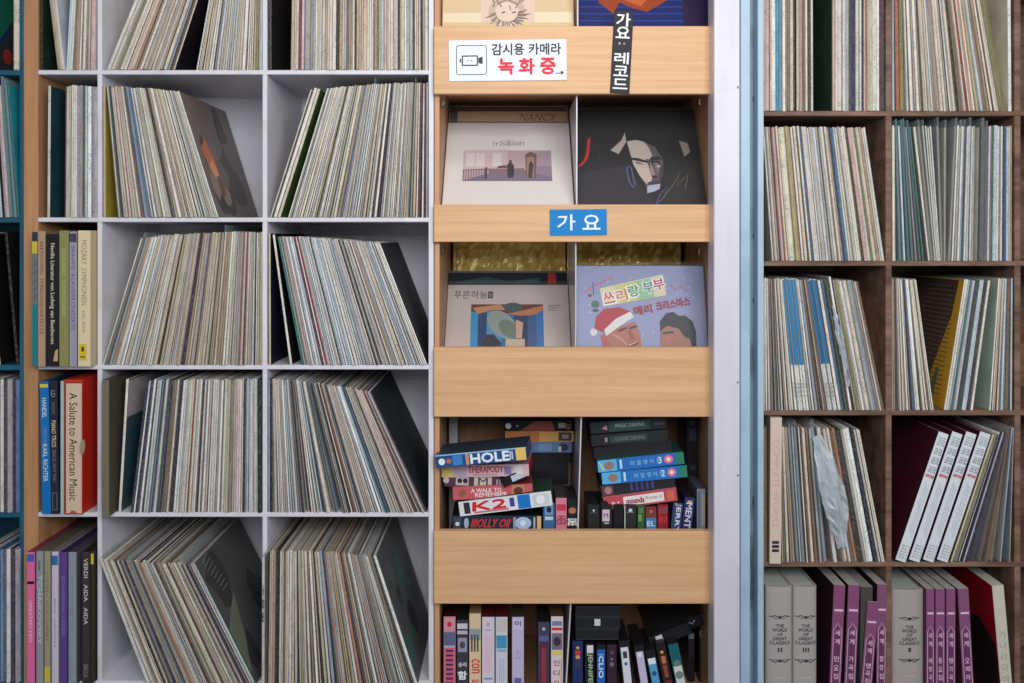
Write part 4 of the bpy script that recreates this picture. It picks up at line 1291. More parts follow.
def art_xmas(p, w_, h_):
    def n(zx, zy): return ((zx - 25) / 905 * w_, h_ - (zy - 80) / 570 * .2)
    p.rect(.0015, .0015, w_ - .0015, h_ - .0015, (150, 154, 190))
    q = random.Random(4)
    for _ in range(46): p.ell(q.uniform(.02, w_ - .02), q.uniform(.04, h_ - .02), .0019, .0019, (196, 204, 226), n=8)
    an = .21
    p.poly([n(192, 240), n(640, 140), n(658, 288), n(215, 366)], (226, 214, 176))
    p.poly([n(300, 222), n(470, 184), n(485, 318), n(330, 345)], (214, 204, 120))
    p.poly([n(440, 192), n(560, 166), n(575, 302), n(455, 322)], (150, 196, 150))
    for s_, zx, zy, c in (('쓰', 255, 305, (206, 72, 96)), ('리', 345, 288, (214, 110, 70)), ('랑', 430, 258, (70, 150, 90)), ('부', 535, 232, (66, 140, 130)), ('부', 608, 212, (196, 70, 120))):
        c_ = n(zx, zy)
        p.text(s_, c_[0], c_[1], .031, .031, (244, 240, 232), rot=an, bold=.09)
        p.text(s_, c_[0], c_[1], .026, .027, c, rot=an, bold=.03)
    c_ = n(490, 390); p.text('메리', c_[0], c_[1], .043, .021, (156, 40, 60), rot=an * .8, bold=.05)
    c_ = n(700, 348); p.text('크리스마스', c_[0], c_[1], .083, .021, (156, 40, 60), rot=an * .8, bold=.05)
    p.line([n(80, 270), n(150, 222), n(290, 162)], .0034, (196, 120, 130))
    p.line([n(146, 195), n(150, 285)], .0022, (70, 80, 120))
    p.ell(*n(122, 290), .005, .004, (150, 60, 60))
    p.ell(*n(160, 350), .010, .009, (60, 112, 84), n=9)
    p.ell(*n(160, 395), .008, .0035, (70, 74, 80), n=9)
    p.line([n(685, 210), n(720, 250), n(760, 225), n(800, 262)], .002, (196, 120, 120))
    # first head in a fur-trimmed red cap
    p.poly([n(205, 640), n(190, 570), n(240, 540), n(430, 470), n(462, 540), n(470, 655), n(240, 680)], (176, 112, 92))
    p.poly([n(190, 570), n(215, 560), n(250, 620), n(290, 690), n(215, 690)], (186, 84, 88))
    p.poly([n(150, 520), n(160, 440), n(220, 385), n(320, 370), n(400, 400), n(420, 430), n(220, 545)], (176, 48, 60))
    p.poly([n(228, 570), n(215, 528), n(300, 452), n(400, 402), n(425, 440), n(330, 500), n(250, 555)], (226, 220, 218))
    p.ell(*n(142, 545), .009, .009, (224, 206, 208))
    p.line([n(275, 560), n(330, 590), n(370, 630)], .002, (214, 170, 160))
    p.poly([n(310, 530), n(370, 508), n(376, 520), n(318, 545)], (84, 50, 46))
    p.poly([n(385, 515), n(440, 495), n(444, 510), n(392, 530)], (84, 50, 46))
    p.poly([n(378, 540), n(400, 530), n(425, 590), n(398, 604)], (150, 86, 70))
    p.poly([n(370, 640), n(440, 605), n(452, 622), n(390, 655)], (120, 50, 50))
    p.line([n(382, 636), n(440, 612)], .0016, (230, 216, 210))
    # second head with thick black hair
    p.poly([n(605, 540), n(640, 500), n(740, 520), n(800, 580), n(815, 690), n(620, 690), n(600, 610)], (166, 112, 96))
    p.poly([n(602, 540), n(605, 470), n(650, 415), n(700, 405), n(735, 432), n(780, 430), n(830, 470), n(850, 540), n(848, 640), n(815, 640), n(805, 590), n(770, 580), n(730, 520), n(650, 500)], (44, 46, 52))
    p.poly([n(618, 545), n(690, 538), n(700, 552), n(620, 558)], (60, 42, 40))
    p.poly([n(640, 575), n(668, 570), n(672, 620), n(640, 625)], (184, 112, 104))
    p.line([n(625, 650), n(680, 645)], .0022, (110, 50, 50))


def art_drawing(p, w_, h_):
    def n(zx, zy): return ((zx - 72) / 950 * w_, .175 - (zy - 195) / 950 * w_ * -1.15)
    p.rect(.0015, .0015, w_ - .0015, h_ - .0015, (214, 190, 152))

    def m(zx, zy): return ((zx - 72) / 950 * w_, .135 + (195 - zy) / 950 * w_ * 1.2)
    p.poly([m(80, 190), m(80, 130), m(1010, 120), m(1010, 190)], (226, 214, 184))
    p.poly([m(352, 190), m(352, -120), m(740, -120), m(740, 190)], (222, 196, 180))
    sk = (122, 108, 104)
    p.ell(*m(540, 125), .045, .042, (196, 178, 164))
    p.ell(*m(540, 140), .030, .034, (222, 200, 184))
    for k_ in range(26):
        a = pi * (1.0 + k_ / 25)
        x_, y_ = m(540, 125)
        p.line([(x_ + .026 * cos(a), y_ + .024 * sin(a)), (x_ + (.040 + .008 * (k_ % 3)) * cos(a + .15), y_ + (.036 + .006 * (k_ % 2)) * sin(a + .15))], .0022, sk)
    for a, b, c in (((430, -20), (470, 50), (500, 90)), ((650, -10), (640, 40), (600, 100)), ((470, 70), (540, 40), (610, 70)), ((640, 60), (700, 10), (716, -30)), ((410, 20), (450, 60), (440, 90))):
        p.line([m(*a), m(*b), m(*c)], .003, (150, 120, 108))
    for x_ in (515, 590): p.line([m(x_ - 14, 128), m(x_ + 14, 122)], .0026, (84, 74, 74))
    p.line([m(560, 80), m(566, 112)], .0018, (96, 84, 80))


def art_darkblue(p, w_, h_):
    p.rect(.0015, .0015, w_ - .0015, h_ - .0015, (20, 32, 96))
    for k_ in range(7): p.rect(.004, .14 + .018 * k_, w_ * .8, .1445 + .018 * k_, (30, 56, 134))
    p.poly([(.05, .19), (.085, .16), (.1, .19), (.13, .175), (.165, .165), (.19, .18), (.22, .2), (.2, .27), (.08, .28)], (150, 62, 32))
    p.poly([(.1, .2), (.15, .18), (.18, .21), (.16, .26), (.11, .25)], (190, 92, 52))
    p.rect(w_ * .8, .004, w_ * .985, h_ - .004, (36, 24, 60))


tA, tB, tC = TIER['A'], TIER['B'], TIER['C']
display('cream cover with upside-down drawn portrait, at top of beech cabinet', -.0095, .013, tA, 12, (214, 190, 152), art_drawing, film=False)
display('dark blue cover with orange figure, at top of beech cabinet', .3130, .012, tA, 13, (20, 32, 96), art_darkblue, film=False)
display('white cover with room photograph and upside-down title', -.0095, .02, tB, 40, (228, 220, 216), art_room)
display('brown edged record directly behind white room cover', -.0085, .042, tB, 38.5, (104, 84, 72), None, film=False)
display('record in grey plastic behind white room cover, red script showing', -.0095, .165, tB, 20.5, (226, 190, 150),
        lambda p, w_, h_: (p.rect(.002, h_ - .016, w_ - .002, h_ - .002, (92, 86, 88)), p.rect(.002, 0.1, .022, h_ - .002, (96, 92, 96)), p.text('NANCY', w_ * .75, h_ - .034, w_ * .3, .022, (176, 92, 72), shear=.3)))
display('black cover with man holding his head, signed in silver', .3112, .05, tB, 30, (22, 18, 18), art_face)
display('dark record just behind black portrait cover', .3112, .078, tB, 28.5, (38, 34, 34), None, film=False)
display('beige cover titled in Korean with blue framed picture', -.0106, .05, tC, 38, (206, 190, 184), art_sky)
display('dark cover with red square behind beige Korean titled cover', -.0106, .122, tC, 27.5, (44, 48, 52),
        lambda p, w_, h_: (p.poly([(.01, h_ - .03), (.1, h_ - .01), (.16, h_ - .026), (.24, h_ - .012), (.24, h_ - .03)], (58, 74, 82)), p.rect(w_ * .835, h_ - .032, w_ * .905, h_ - .001, (178, 62, 62))), film=False)
display('grey plastic wrapped record behind dark cover with red square', -.0106, .148, tC, 25.5, (120, 112, 110), None)
display('lilac Christmas cover with two drawn men and Korean lettering', .3112, .018, tC, 15, (150, 154, 190), art_xmas)
display('brown record behind lilac Christmas cover', .3115, .03, tC, 14.4, (96, 84, 80), None, film=False)
display('dark grey record behind brown one, beneath gold foil', .3112, .044, tC, 13.8, (64, 58, 60), None, film=False)

# crinkled gold foil sheets standing behind the third tier
def foil(x_0, x_1, z0, z1, y, label, seed):
    q = random.Random(seed)
    nx, nz = 46, 34
    from mathutils import noise as mn
    V = []
    for j in range(nz + 1):
        for i in range(nx + 1):
            u, v = i / nx, j / nz
            a = Vector((u * 7 + seed, v * 9, seed * 1.7))
            c = mn.noise(a * .8) * .009 + abs(mn.noise(a * 1.5)) * .008 + mn.noise(a * 3.6) * .0025
            V.append((x_0 + (x_1 - x_0) * u, y + c, z0 + (z1 - z0) * v))
    Fc = [(j * (nx + 1) + i, j * (nx + 1) + i + 1, (j + 1) * (nx + 1) + i + 1, (j + 1) * (nx + 1) + i) for j in range(nz) for i in range(nx)]
    me = bpy.data.meshes.new('gold_foil')
    me.from_pydata(V, [], Fc)
    o = link('gold_foil_sheet', me, None, (0, 0, 0), mat=M_GOLD)
    sd = o.modifiers.new('solid', 'SOLIDIFY')
    sd.thickness = .0004
    tag(o, label, 'foil', 'gold foil sheets in the beech cabinet')


yf = .345
foil(-.160, .146, tC + .001, tB - .014, yf, 'crinkled gold foil behind beige Korean titled cover', 2)
foil(.151, .462, tC + .001, tB - .014, yf - .004, 'crinkled gold foil with dark creases behind lilac Christmas cover', 5)

# ---------------------------------------------------------------- video tapes
GV = 'video tapes in the fourth tier of the beech cabinet'
GE = 'video tapes in the lowest tier of the beech cabinet'


def lying(label, x0, y0, x1, y1, tpx, d, front, art=None, yaw=0.0, dep=.108, side=None, top=None, right=None, mat=None, group=GV, extra=None, L=None):
    """lies flat; (x0, y0), (x1, y1): lower corners of its spine in the photo, tpx: its thickness there, d: how far behind the shelf fronts"""
    P0, P1 = Vector((X(x0, d), 0, Z(y0, d))), Vector((X(x1, d), 0, Z(y1, d)))
    L = L or (P1 - P0).length / max(.3, cos(yaw))
    tilt = atan2(P1.z - P0.z, P1.x - P0.x)
    th = tpx * (D + d) / F
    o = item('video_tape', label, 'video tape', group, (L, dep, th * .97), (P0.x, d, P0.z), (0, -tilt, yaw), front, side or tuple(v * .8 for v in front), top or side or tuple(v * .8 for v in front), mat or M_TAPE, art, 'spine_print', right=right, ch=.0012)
    return o


def T(s, c, cx, cy, ww, hh, bold=.02, shear=0.0, rot=0.0):
    return lambda p, w_, h_: p.text(s, w_ * cx, h_ * cy, w_ * ww, h_ * hh, c, bold=bold, shear=shear, rot=rot)


def B(x0, y0, x1, y1, c):
    return lambda p, w_, h_: p.rect(w_ * x0, h_ * y0, w_ * x1, h_ * y1, c)


def O(cx, cy, r_, c, sx=1.0):
    return lambda p, w_, h_: p.ell(w_ * cx, h_ * cy, h_ * r_ * sx, h_ * r_, c)


tD = TIER['D']
dk = (36, 36, 42)
# hidden foundation of the left pile: four tapes lying below the board's edge
zz = tD + .0003
nb = 5
base_top = Z(530.6, .03)
th = (base_top - tD) / nb
for i in range(nb):
    item('video_tape', f'dark video tape lying behind third board, {ordinal(i + 1)} from shelf', 'video tape', GV, (.2, .108, th - .0006), (X(450, .03), .03, tD + th * i + .0003), (0, 0, 0), dk, dk, dk, M_TAPE)
lying('navy tape with slanted red lettering, lowest in the left pile', 452, 530.6, 542, 530.6, 15.4, .03, (42, 50, 66),
      both(B(.02, .1, .1, .9, (70, 78, 92)), O(.06, .45, .14, (220, 220, 224)), O(.16, .5, .36, (170, 184, 206), .45), T('IIIOLLY OII', (214, 66, 66), .43, .5, .42, .55, .03, .3), B(.68, .1, .71, .9, (150, 156, 170)), O(.79, .5, .42, (176, 196, 226), 1.3), O(.79, .5, .2, (222, 232, 244)), B(.905, .1, .925, .9, (180, 190, 190)), B(.945, .03, .99, .97, (232, 186, 120))), top=(30, 32, 40))
lying('white tape labelled K2 in red with green end', 460, 516.5, 552.5, 503.5, 15, .022, (226, 226, 230),
      both(B(.055, .12, .12, .9, (50, 54, 60)), T('K2', (214, 44, 56), .33, .55, .36, .6, .07, .15), B(.16, .08, .53, .2, (206, 110, 116)), B(.55, .25, .6, .85, (62, 76, 150)), B(.635, .03, .77, .97, (30, 120, 200)), B(.8, .12, .97, .88, (196, 212, 208)), O(.88, .5, .3, (236, 236, 240))), side=(40, 96, 66), top=(24, 62, 44), right=(60, 120, 90), yaw=-.06)
lying('salmon tape lettered A WALK TO REMEMBER', 453, 500, 533, 496.5, 13.4, .026, (206, 96, 104),
      both(O(.12, .5, .3, (150, 100, 76)), T('A WALK TO', (244, 228, 228), .42, .64, .38, .3, .03), T('REMEMBER', (244, 228, 228), .48, .3, .4, .3, .03), B(.74, .05, .9, .95, (196, 140, 100)), O(.82, .5, .3, (110, 60, 50), 1.2)), top=(150, 60, 68))
lying('plum tape with pale block lettering, under the pink one', 444, 486.2, 512, 488.5, 12.5, .03, (88, 60, 78),
      both(O(.03, .5, .25, (196, 180, 190)), B(.17, .12, .36, .92, (196, 180, 176)), O(.23, .5, .2, (60, 36, 50)), O(.31, .5, .2, (60, 36, 50)), B(.44, .1, .7, .92, (206, 194, 180)), T('M', (90, 60, 70), .57, .5, .14, .6, .02), T('ILL', (196, 180, 190), .86, .5, .18, .4, .03)), top=(60, 40, 52))
lying('black tape with white label jutting out beside the plum tape', 504, 487.5, 531, 476, 9.5, .012, (30, 28, 34), B(.35, .2, .85, .85, (206, 208, 222)), dep=.09)
lying('pale pink tape with red lettering and red end', 441.8, 477.6, 529, 473.4, 12.2, .03, (222, 186, 192),
      both(B(.0, .05, .13, .95, (222, 196, 120)), B(.14, .05, .29, .95, (196, 172, 190)), T('THERAPODY', (186, 50, 66), .51, .62, .4, .55, .04), B(.36, .12, .64, .22, (206, 140, 150)), B(.72, .15, .8, .85, (146, 130, 176)), B(.83, .15, .93, .9, (228, 222, 218))), side=(206, 34, 48), top=(180, 130, 140), right=(210, 30, 44), yaw=-.10)
lying('blue tape with big white lettering and yellow end, topmost of left pile', 436.2, 468.2, 527, 457, 13.2, -.03, (40, 78, 132),
      both(B(.0, .9, 1, 1, (150, 190, 220)), O(.07, .45, .26, (236, 238, 242)), O(.15, .45, .2, (190, 110, 70)), B(.19, .08, .3, .85, (60, 130, 196)), B(.335, .05, .37, .9, (206, 150, 110)), T('HOLE', (226, 234, 242), .6, .47, .42, .72, .06), T('II', (200, 216, 230), .835, .47, .03, .6, .03), B(.885, .03, .995, .97, (226, 190, 104))), side=(48, 60, 90), top=(50, 62, 78), right=(44, 40, 110), yaw=-.12)

# back stack of the left half, set deeper
bx, bd = 503.5, .16
bz = Z(464, bd)
cols_ = [((36, 30, 34), both(B(.1, .2, .3, .7, (70, 66, 72)))), ((34, 32, 36), both(O(.5, .5, .2, (120, 116, 120)), B(.78, .2, .92, .8, (150, 148, 150)))), ((40, 38, 42), both(O(.5, .5, .2, (140, 130, 130)), B(.78, .2, .92, .8, (150, 148, 150))))]
hs = .0268
z_top = Z(420.5, bd)
names_b = ['black tape with red and white marks, topmost at the back', 'orange labelled tape second from top at the back', 'steel blue labelled tape third from top at the back', 'plain black tape under the steel blue one at the back']
spec_b = [((30, 28, 30), both(O(.07, .5, .28, (220, 218, 222)), O(.2, .5, .12, (150, 146, 150)), lambda p, w_, h_: p.poly([(w_ * .25, h_ * .05), (w_ * .45, h_ * .95), (w_ * .7, h_ * .95), (w_ * .75, h_ * .05)], (150, 76, 70)), B(.8, .3, .9, .8, (170, 166, 172)), O(.94, .4, .3, (130, 90, 70))), 0),
          ((206, 156, 96), both(B(.0, .05, .5, .95, (190, 120, 70)), B(.78, .1, .97, .9, (70, 60, 66)), B(.83, .3, .93, .7, (150, 140, 140))), 1.5),
          ((96, 122, 158), both(B(.5, .15, .7, .85, (110, 140, 176)), O(.87, .5, .36, (60, 60, 76), 1.4), B(.8, .1, .84, .6, (200, 200, 206))), 0),
          ((32, 30, 34), None, -1)]
n_b = 13
for i in range(n_b):
    zc = z_top - hs * (i + 1)
    if i < 4: fr, ar, off = spec_b[i]; lb = names_b[i]
    elif i in (6, 7): fr, ar, off = (34, 32, 36), both(O(.55, .5, .22, (150, 140, 140)), B(.74, .2, .84, .8, (150, 148, 150)), B(.86, .2, .94, .8, (160, 158, 160))), -8; lb = f'black tape with pale marks, {ordinal(i + 1)} from top at the back'
    else: fr, ar, off = (34, 32, 36), None, -4; lb = f'plain dark tape in the back stack, {ordinal(i + 1)} from top'
    if zc < tD: break
    item('video_tape', lb, 'video tape', GV, (.173, .105, hs - .0004), (X(bx + off, bd), bd, zc), (0, 0, 0), fr, dk, dk, M_TAPE, ar, 'spine_print')
low = zc + hs if zc < tD else zc
# light grey case standing at the back left
item('video_case', 'pale grey case standing at the back left behind the tapes', 'video tape', GV, (.022, .09, .385), (X(449, .2), .2, tD + .0004), (0, 0, 0), (170, 170, 174), None, None, M_TAPE)


def standing(label, x0, x1, top_py, d, zt, front, art=None, lean=0.0, group=GV, top=None, side=None, dep=.108, h=None, mat=None):
    xa, xb = X(x0, d), X(x1, d)
    h_ = h or (Z(top_py, d) - zt)
    th = RAD(lean)
    w_ = (xb - xa) * .96 * cos(th)
    xo = -w_ if th > 0 else 0.0
    loc = (xa + (w_ / cos(th) if th > 0 else 0), d, zt + .0002)
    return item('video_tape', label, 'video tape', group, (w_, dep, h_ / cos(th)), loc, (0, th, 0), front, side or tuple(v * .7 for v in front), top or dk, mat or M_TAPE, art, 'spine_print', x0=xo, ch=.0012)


standing('steel blue tape standing upright right of the K2 tape', 543.2, 555.2, 503, .02, tD, (62, 104, 148), both(B(.15, .86, .85, .97, (120, 150, 190)), O(.5, .92, .035, (30, 40, 70), .8), B(.15, .8, .85, .84, (196, 206, 220))), top=(30, 34, 44))
standing('pink tape lettered HE standing upright', 555.8, 567.2, 498, .02, tD, (214, 128, 150), both(B(.08, .86, .92, .93, (196, 60, 80)), T('HER', (150, 60, 84), .5, .75, .14 * 6, .1, .03, rot=-pi / 2), B(.1, .55, .9, .6, (190, 70, 90))), top=(60, 50, 54))
standing('black tape with orange picture standing against the divider', 567.6, 577.6, 499, .02, tD, (34, 36, 40), both(O(.5, .87, .035, (190, 110, 80), 1.2), T('DEE', (214, 220, 214), .5, .74, .7, .1, .04, rot=-pi / 2)))

# right half
xs = [((588, 600), (40, 42, 42), both(O(.5, .93, .012, (230, 230, 230)), B(.25, .9, .75, .905, (130, 136, 136))), 'black tape with white dot standing, first right of the divider'),
      ((600.6, 613), (38, 36, 40), both(B(.15, .8, .75, .94, (206, 188, 204)), T('M', (110, 60, 100), .45, .87, .35, .05, .03), B(.3, .77, .7, .785, (190, 190, 190))), 'black tape with pink framed label, standing'),
      ((613.4, 624), (32, 31, 34), None, 'plain black tape standing between two labelled ones'),
      ((624.4, 637), (44, 46, 46), both(B(.0, .5, .08, .99, (190, 192, 186)), O(.5, .93, .022, (214, 212, 216)), B(.2, .9, .8, .915, (120, 116, 120))), 'black tape with pale edge and white emblem, standing'),
      ((637.6, 645), (58, 92, 60), both(B(.1, .8, .6, .88, (120, 150, 90)), B(.2, .9, .8, .96, (90, 130, 80))), 'green tape standing in the right half'),
      ((645.6, 657), (122, 58, 60), both(B(.04, .72, .96, .86, (60, 130, 176)), T('EL', (200, 220, 232), .5, .79, .7, .06, .04), O(.5, .94, .02, (190, 110, 70))), 'maroon tape with teal band standing, right half'),
      ((657.6, 668.6), (150, 36, 46), both(B(.1, .9, .9, .97, (130, 70, 84)), T('E1', (196, 60, 70), .5, .82, .6, .06, .04)), 'red tape standing in the right half')]
for (a, b), fr, ar, lb in xs:
    standing(lb, a, b, 506 + rng.uniform(-1.5, 1.5), .02, tD, fr, ar)
standing('slate blue tape lettered JERRY leaning, right half', 664.5, 675, 503.5, .02, tD, (58, 68, 106), both(T('JERRY', (214, 220, 230), .5, .82, .5 * 6, .32 * .2, .03, rot=-pi / 2), O(.5, .97, .02, (110, 130, 110))), lean=6)
standing('navy tape with gold mark leaning, furthest of the standing row', 675.5, 686, 498, .02, tD, (52, 50, 104), both(B(.3, .93, .75, .965, (206, 176, 120)), T('MENT', (214, 214, 226), .5, .8, .5 * 5, .32 * .2, .03, rot=-pi / 2)), lean=6)
standing('pale blue grey case standing near the white post', 697, 705.6, 489, .03, tD, (132, 146, 164), both(B(.55, .62, .98, .95, (170, 162, 150)), B(.1, .6, .4, .98, (96, 116, 150))), top=(80, 88, 100))
# leaning pile on top of them
zr = .024
lying('red tape with white label, lowest of the right pile', 604.5, 510.5, 678, 500.5, 13, zr, (190, 76, 88),
      both(B(.27, .14, .82, .86, (232, 222, 218)), T('mounda', (150, 40, 70), .43, .48, .24, .45, .05), T('Women of', (150, 140, 140), .68, .56, .24, .3, .01), O(.13, .45, .16, (240, 170, 160)), O(.2, .5, .1, (240, 170, 160)), B(.86, .1, .96, .9, (206, 106, 90)), O(.015, .5, .3, (60, 24, 30))), top=(206, 130, 136), right=(110, 90, 170))
lying('black tape with purple lettering on the red one', 601.5, 497.5, 676, 487.8, 12.6, zr + .008, (44, 42, 50),
      both(B(.02, .1, .17, .9, (110, 60, 76)), O(.1, .5, .3, (160, 130, 130)), *[B(.4 + .07 * k_, .2, .43 + .07 * k_, .95, (70, 70, 130)) for k_ in range(5)]))


def art_series(no):
    return both(B(.0, .03, .22, .97, (92, 176, 222)), O(.13, .5, .34, (150, 120, 110), 1.2), B(.255, .15, .28, .88, (190, 226, 246)),
                *[T(s_, (150, 190, 226), .4 + .075 * k_, .5, .045, .4, .01) for k_, s_ in enumerate('리얼영어회')], T(str(no), (190, 216, 240), .72, .52, .045, .55, .04),
                O(.82, .52, .34, (224, 120, 150), 1.1), O(.82, .52, .17, (244, 222, 214)), B(.905, .02, 1, .98, (46, 128, 104)))


lying('blue language tape with green end, lower of two', 602.5, 484.8, 687.5, 477, 12.4, zr, (44, 116, 190), art_series(2), side=(30, 80, 140), top=(30, 84, 120))
lying('blue language tape with green end and yellow stripe, upper of two', 598.5, 472.8, 684.5, 463.8, 12.6, zr, (44, 110, 186), both(art_series(3), lambda p, w_, h_: p.line([(.004, .024), (.014, .003)], .003, (220, 214, 80))), side=(30, 80, 140), top=(30, 76, 70))
for i, (a, ya, b, yb, lb, fr, ar) in enumerate(((594.5, 459, 672.5, 450.4, 'plain black tape resting on the blue language tapes', (40, 40, 44), None),
                                              (591.5, 446.6, 669, 440.6, 'black tape with grey green title, second from top of right pile', (40, 44, 46), both(B(.25, .2, .72, .8, (58, 70, 68)), T('CLASSIC DRAMA', (110, 122, 116), .5, .5, .38, .3, .02), B(.18, .3, .21, .7, (170, 130, 150)))),
                                              (590.5, 434, 667, 428.2, 'black tape with dark green title, topmost of right pile', (40, 44, 46), both(B(.25, .1, .78, .9, (46, 74, 70)), T('MAGIC DRAMAS', (150, 168, 160), .52, .56, .38, .34, .02), T('video', (120, 90, 120), .9, .5, .14, .3, .01), lambda p, w_, h_: p.poly([(w_ * .15, h_ * .4), (w_ * .22, h_ * .2), (w_ * .22, h_ * .7)], (170, 120, 150)))))):
    lying(lb, a, ya, b, yb, 11.6, .05, fr, ar)
# dark tapes standing upright at the back right, two high
standing('dark tape standing at the back, below the upper one', 686.5, 698.6, 0, .145, tD, (26, 26, 30), None, h=.203)
standing('black tape standing high at the back right beside the cabinet side', 686.5, 698.6, 0, .145, tD + .2035, (28, 28, 32), both(B(.25, .55, .8, .7, (52, 60, 70)), B(.3, .75, .75, .8, (60, 60, 64)), B(.3, .2, .75, .26, (48, 56, 60))), h=.203)

# lowest tier, left half: spines upright
tE = TIER['E']
E_ = [((443.5, 456), 616.5, (206, 120, 130), both(B(.04, .84, .96, .99, (214, 150, 158)), O(.5, .915, .028, (196, 46, 66), .9), B(.04, .68, .96, .83, (96, 104, 140)), B(.04, .665, .96, .685, (150, 190, 220)), B(.15, .2, .85, .66, (206, 96, 120)), *[B(.2, .22 + .05 * k_, .8, .24 + .05 * k_, (44, 50, 100)) for k_ in range(9)]), 'pink and navy tape, first from the white rack', (44, 24, 22)),
      ((456.6, 468.6), 620, (62, 62, 74), both(B(.06, .9, .94, .96, (206, 206, 216)), B(.06, .84, .94, .88, (190, 186, 200)), B(.12, .64, .9, .8, (150, 150, 170)), O(.5, .72, .04, (80, 76, 90), .8), T('승리', (214, 214, 220), .5, .5, .7, .05, .03), T('함', (236, 236, 240), .5, .38, .75, .09, .05), T('리', (236, 236, 240), .5, .24, .75, .09, .05)), 'dark tape with white Korean lettering, second from the white rack', (40, 38, 38)),
      ((469.2, 481.4), 613.5, (222, 196, 160), both(B(.04, .72, .96, .84, (150, 160, 170)), *[B(.15 + .25 * k_, .6, .3 + .25 * k_, .78, (84, 74, 80)) for k_ in range(3)], T('con', (206, 76, 76), .55, .45, 1.2, .085, .03, rot=-pi / 2), T('amore', (206, 96, 90), .55, .2, 1.8, .075, .03, rot=-pi / 2)), 'cream tape with red script and small figures', (150, 120, 84)),
      ((482, 495), 617, (216, 206, 218), both(O(.5, .92, .02, (170, 168, 180), .8), B(.25, .85, .75, .86, (150, 150, 160)), B(.2, .4, .8, .8, (222, 190, 206)), B(.15, .32, .85, .34, (96, 160, 200)), B(.2, .1, .8, .28, (180, 210, 230))), 'white and pale pink tape standing in the lowest tier', (84, 28, 30)),
      ((495.6, 508), 617, (206, 206, 216), both(B(.1, .84, .9, .98, (206, 196, 190)), B(.06, .66, .94, .8, (70, 150, 186)), B(.1, .62, .9, .65, (130, 180, 210)), *[B(.3 + .18 * k_, .1, .36 + .18 * k_, .55, (170, 180, 206)) for k_ in range(3)]), 'white tape with teal block, beside the pale pink tape', (90, 30, 32)),
      ((512, 524.4), 617, (190, 184, 212), both(B(.1, .86, .9, .98, (206, 196, 222)), T('미', (70, 70, 110), .5, .93, .5, .05, .04), T('소', (170, 140, 190), .5, .6, .6, .1, .0), B(.2, .24, .8, .34, (110, 100, 160)), B(.06, .02, .94, .16, (80, 64, 100)), O(.6, .1, .04, (206, 160, 180))), 'lavender tape standing alone between two gaps', (60, 56, 44)),
      ((538, 550), 622, (70, 66, 96), both(O(.5, .92, .02, (190, 180, 140)), B(.1, .78, .9, .84, (96, 100, 150)), B(.12, .2, .88, .76, (96, 46, 62)), B(.3, .3, .7, .7, (140, 60, 76))), 'dark purple tape with maroon panel', (36, 34, 32)),
      ((551, 563.6), 616.5, (220, 206, 206), both(B(.1, .9, .9, .95, (120, 130, 170)), B(.06, .85, .94, .88, (206, 60, 66)), B(.06, .64, .94, .82, (120, 110, 130)), O(.5, .73, .05, (60, 56, 76), .8), B(.1, .58, .9, .63, (222, 200, 110)), *[T(s_, (150, 60, 66), .45, .5 - .11 * k_, .5, .06, .02) for k_, s_ in enumerate('인디오춤')], B(.82, .1, .88, .55, (206, 120, 120))), 'white tape with red Korean lettering, last before the divider', (90, 70, 46))]
for (a, b), tp, fr, ar, lb, tc in E_:
    standing(lb, a, b, tp, .02, tE, fr, ar, group=GE, top=tc)

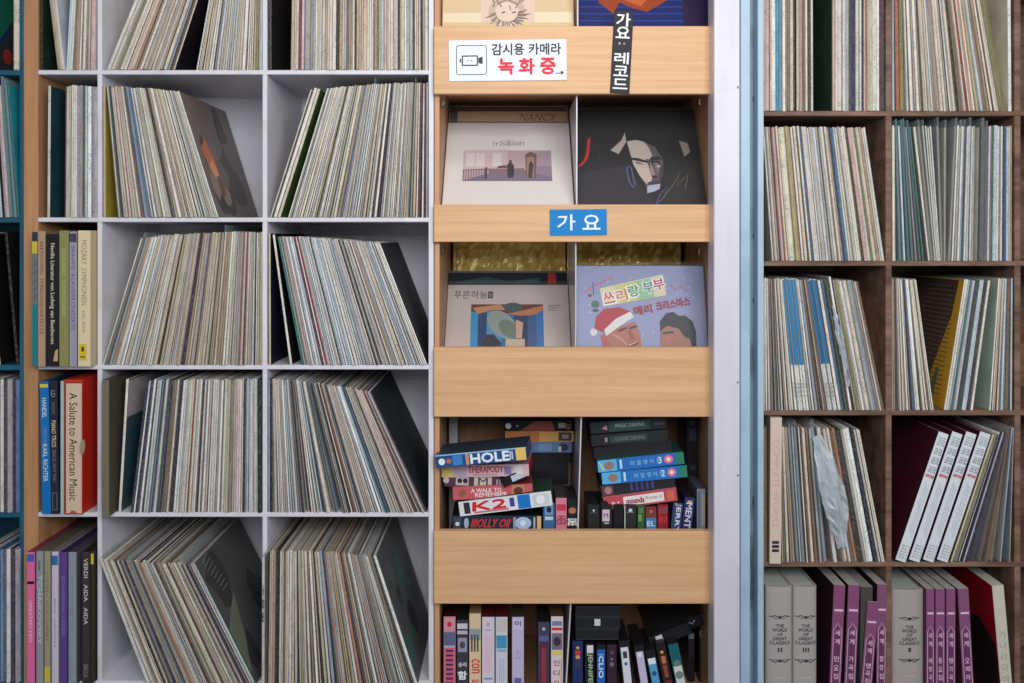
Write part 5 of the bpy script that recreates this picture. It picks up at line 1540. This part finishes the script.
# lowest tier, right half: black cases, standing, leaning and stacked
E2 = [((572.6, 583.5), 641, 0, (38, 50, 100), both(O(.5, .9, .022, (226, 176, 70)), B(.25, .8, .75, .86, (196, 70, 50)), B(.3, .74, .7, .79, (214, 160, 80)), B(.2, .6, .8, .72, (60, 60, 90))), 'navy tape with yellow dot, first right of the lower divider'),
      ((585, 595), 644, 0, (34, 34, 38), both(B(.2, .86, .85, .98, (220, 218, 222)), T('JENNIFER', (170, 196, 170), .5, .6, 3.4, .3 * .28, .03, rot=-pi / 2)), 'black tape with white square label and green lettering'),
      ((596.5, 606), 645, 0, (30, 32, 40), both(B(.08, .1, .92, .93, (36, 104, 188)), T('CLIO', (226, 232, 240), .5, .66, 2.4, .07, .04, rot=-pi / 2), B(.2, .84, .8, .86, (120, 170, 220))), 'black case with blue label lettered CLIO'),
      ((607, 617), 645, 0, (56, 40, 56), both(O(.5, .88, .03, (110, 70, 96)), O(.5, .7, .035, (130, 110, 130), .9), O(.5, .78, .015, (170, 140, 160))), 'dark plum tape beside the blue labelled case'),
      ((625.5, 636.5), 641, -6, (32, 32, 36), both(B(.14, .1, .86, .9, (214, 220, 228)), B(.3, .74, .7, .84, (70, 64, 66)), O(.5, .66, .025, (50, 90, 160), .9)), 'black case with white label and blue oval, leaning'),
      ((643.5, 654), 646, -9, (32, 32, 36), both(B(.14, .05, .86, .9, (196, 186, 216)), O(.5, .85, .035, (232, 228, 236), .9)), 'black case with lavender label, leaning'),
      ((656, 667), 651, -11, (30, 30, 34), both(B(.14, .05, .86, .86, (90, 160, 206)), B(.14, .76, .86, .86, (226, 230, 234)), O(.5, .6, .04, (40, 80, 140))), 'black case with pale blue label, leaning'),
      ((669, 679.5), 647, -12, (40, 34, 34), both(O(.5, .9, .025, (214, 160, 90)), B(.3, .72, .75, .84, (190, 110, 70)), B(.3, .5, .7, .7, (140, 80, 60)), B(.2, .2, .8, .45, (120, 40, 50))), 'black tape with orange picture, leaning'),
      ((681.5, 692.5), 645, -12, (30, 96, 104), both(B(.1, .1, .9, .66, (206, 212, 206)), O(.5, .7, .05, (110, 120, 120)), O(.5, .52, .06, (120, 130, 130))), 'teal tape with white label, leaning')]
for (a, b), tp, ln, fr, ar, lb in E2:
    standing(lb, a, b, tp, .018, tE, fr, ar, lean=ln, group=GE, top=(30, 28, 30))
for i, (xa, xb, tp, lb) in enumerate(((688, 695, 632, 'dark tape with grey label standing behind the teal one'), (699, 705.5, 629, 'dark tape with grey label standing beside the cabinet side'))):
    standing(lb, xa, xb, tp, .14, tE, (40, 38, 42), both(B(.1, .86, .9, .97, (150, 152, 156)), B(.15, .5, .85, .84, (66, 50, 62))), group=GE)
zc = Z(641, .018) + .002
for i, lb in enumerate(('plain black tape case, lowest of three stacked at the divider', 'black tape case with white square label, middle of three stacked', 'black tape case, topmost of three stacked at the divider')):
    item('video_tape', lb, 'video tape', GE, (.106 - .004 * (i == 0), .19, .0262), (X(575.5, .02), .02, zc + .0266 * i), (0, 0, 0), (34, 36, 40), (40, 42, 46), (38, 40, 44), M_TAPE,
         both(*([B(.42, .25, .55, .85, (206, 210, 212))] if i == 1 else []), B(.01, .02, .99, .05, (70, 72, 76)), B(.01, .95, .99, .98, (70, 72, 76))), 'spine_print')
# dark cases lying slanted over the leaning ones
for i, (xa, ya, xb, yb, dd, lb, ar) in enumerate(((652, 648.5, 690, 634, .05, 'black case with white square lying slanted over the leaning tapes', both(B(.16, .25, .32, .85, (206, 206, 210)))),
                                                 (664, 639, 700, 626, .07, 'black case with scribbled white lettering lying near the cabinet side', both(lambda p, w_, h_: p.line([(w_ * (.1 + .08 * k_), h_ * (.4 + .25 * (k_ % 2))) for k_ in range(10)], .0016, (170, 170, 174)))))):
    lying(lb, xa, ya, xb, yb, 12, dd, (30, 30, 36), ar, group=GE, dep=.19, top=(36, 32, 32), L=.104)
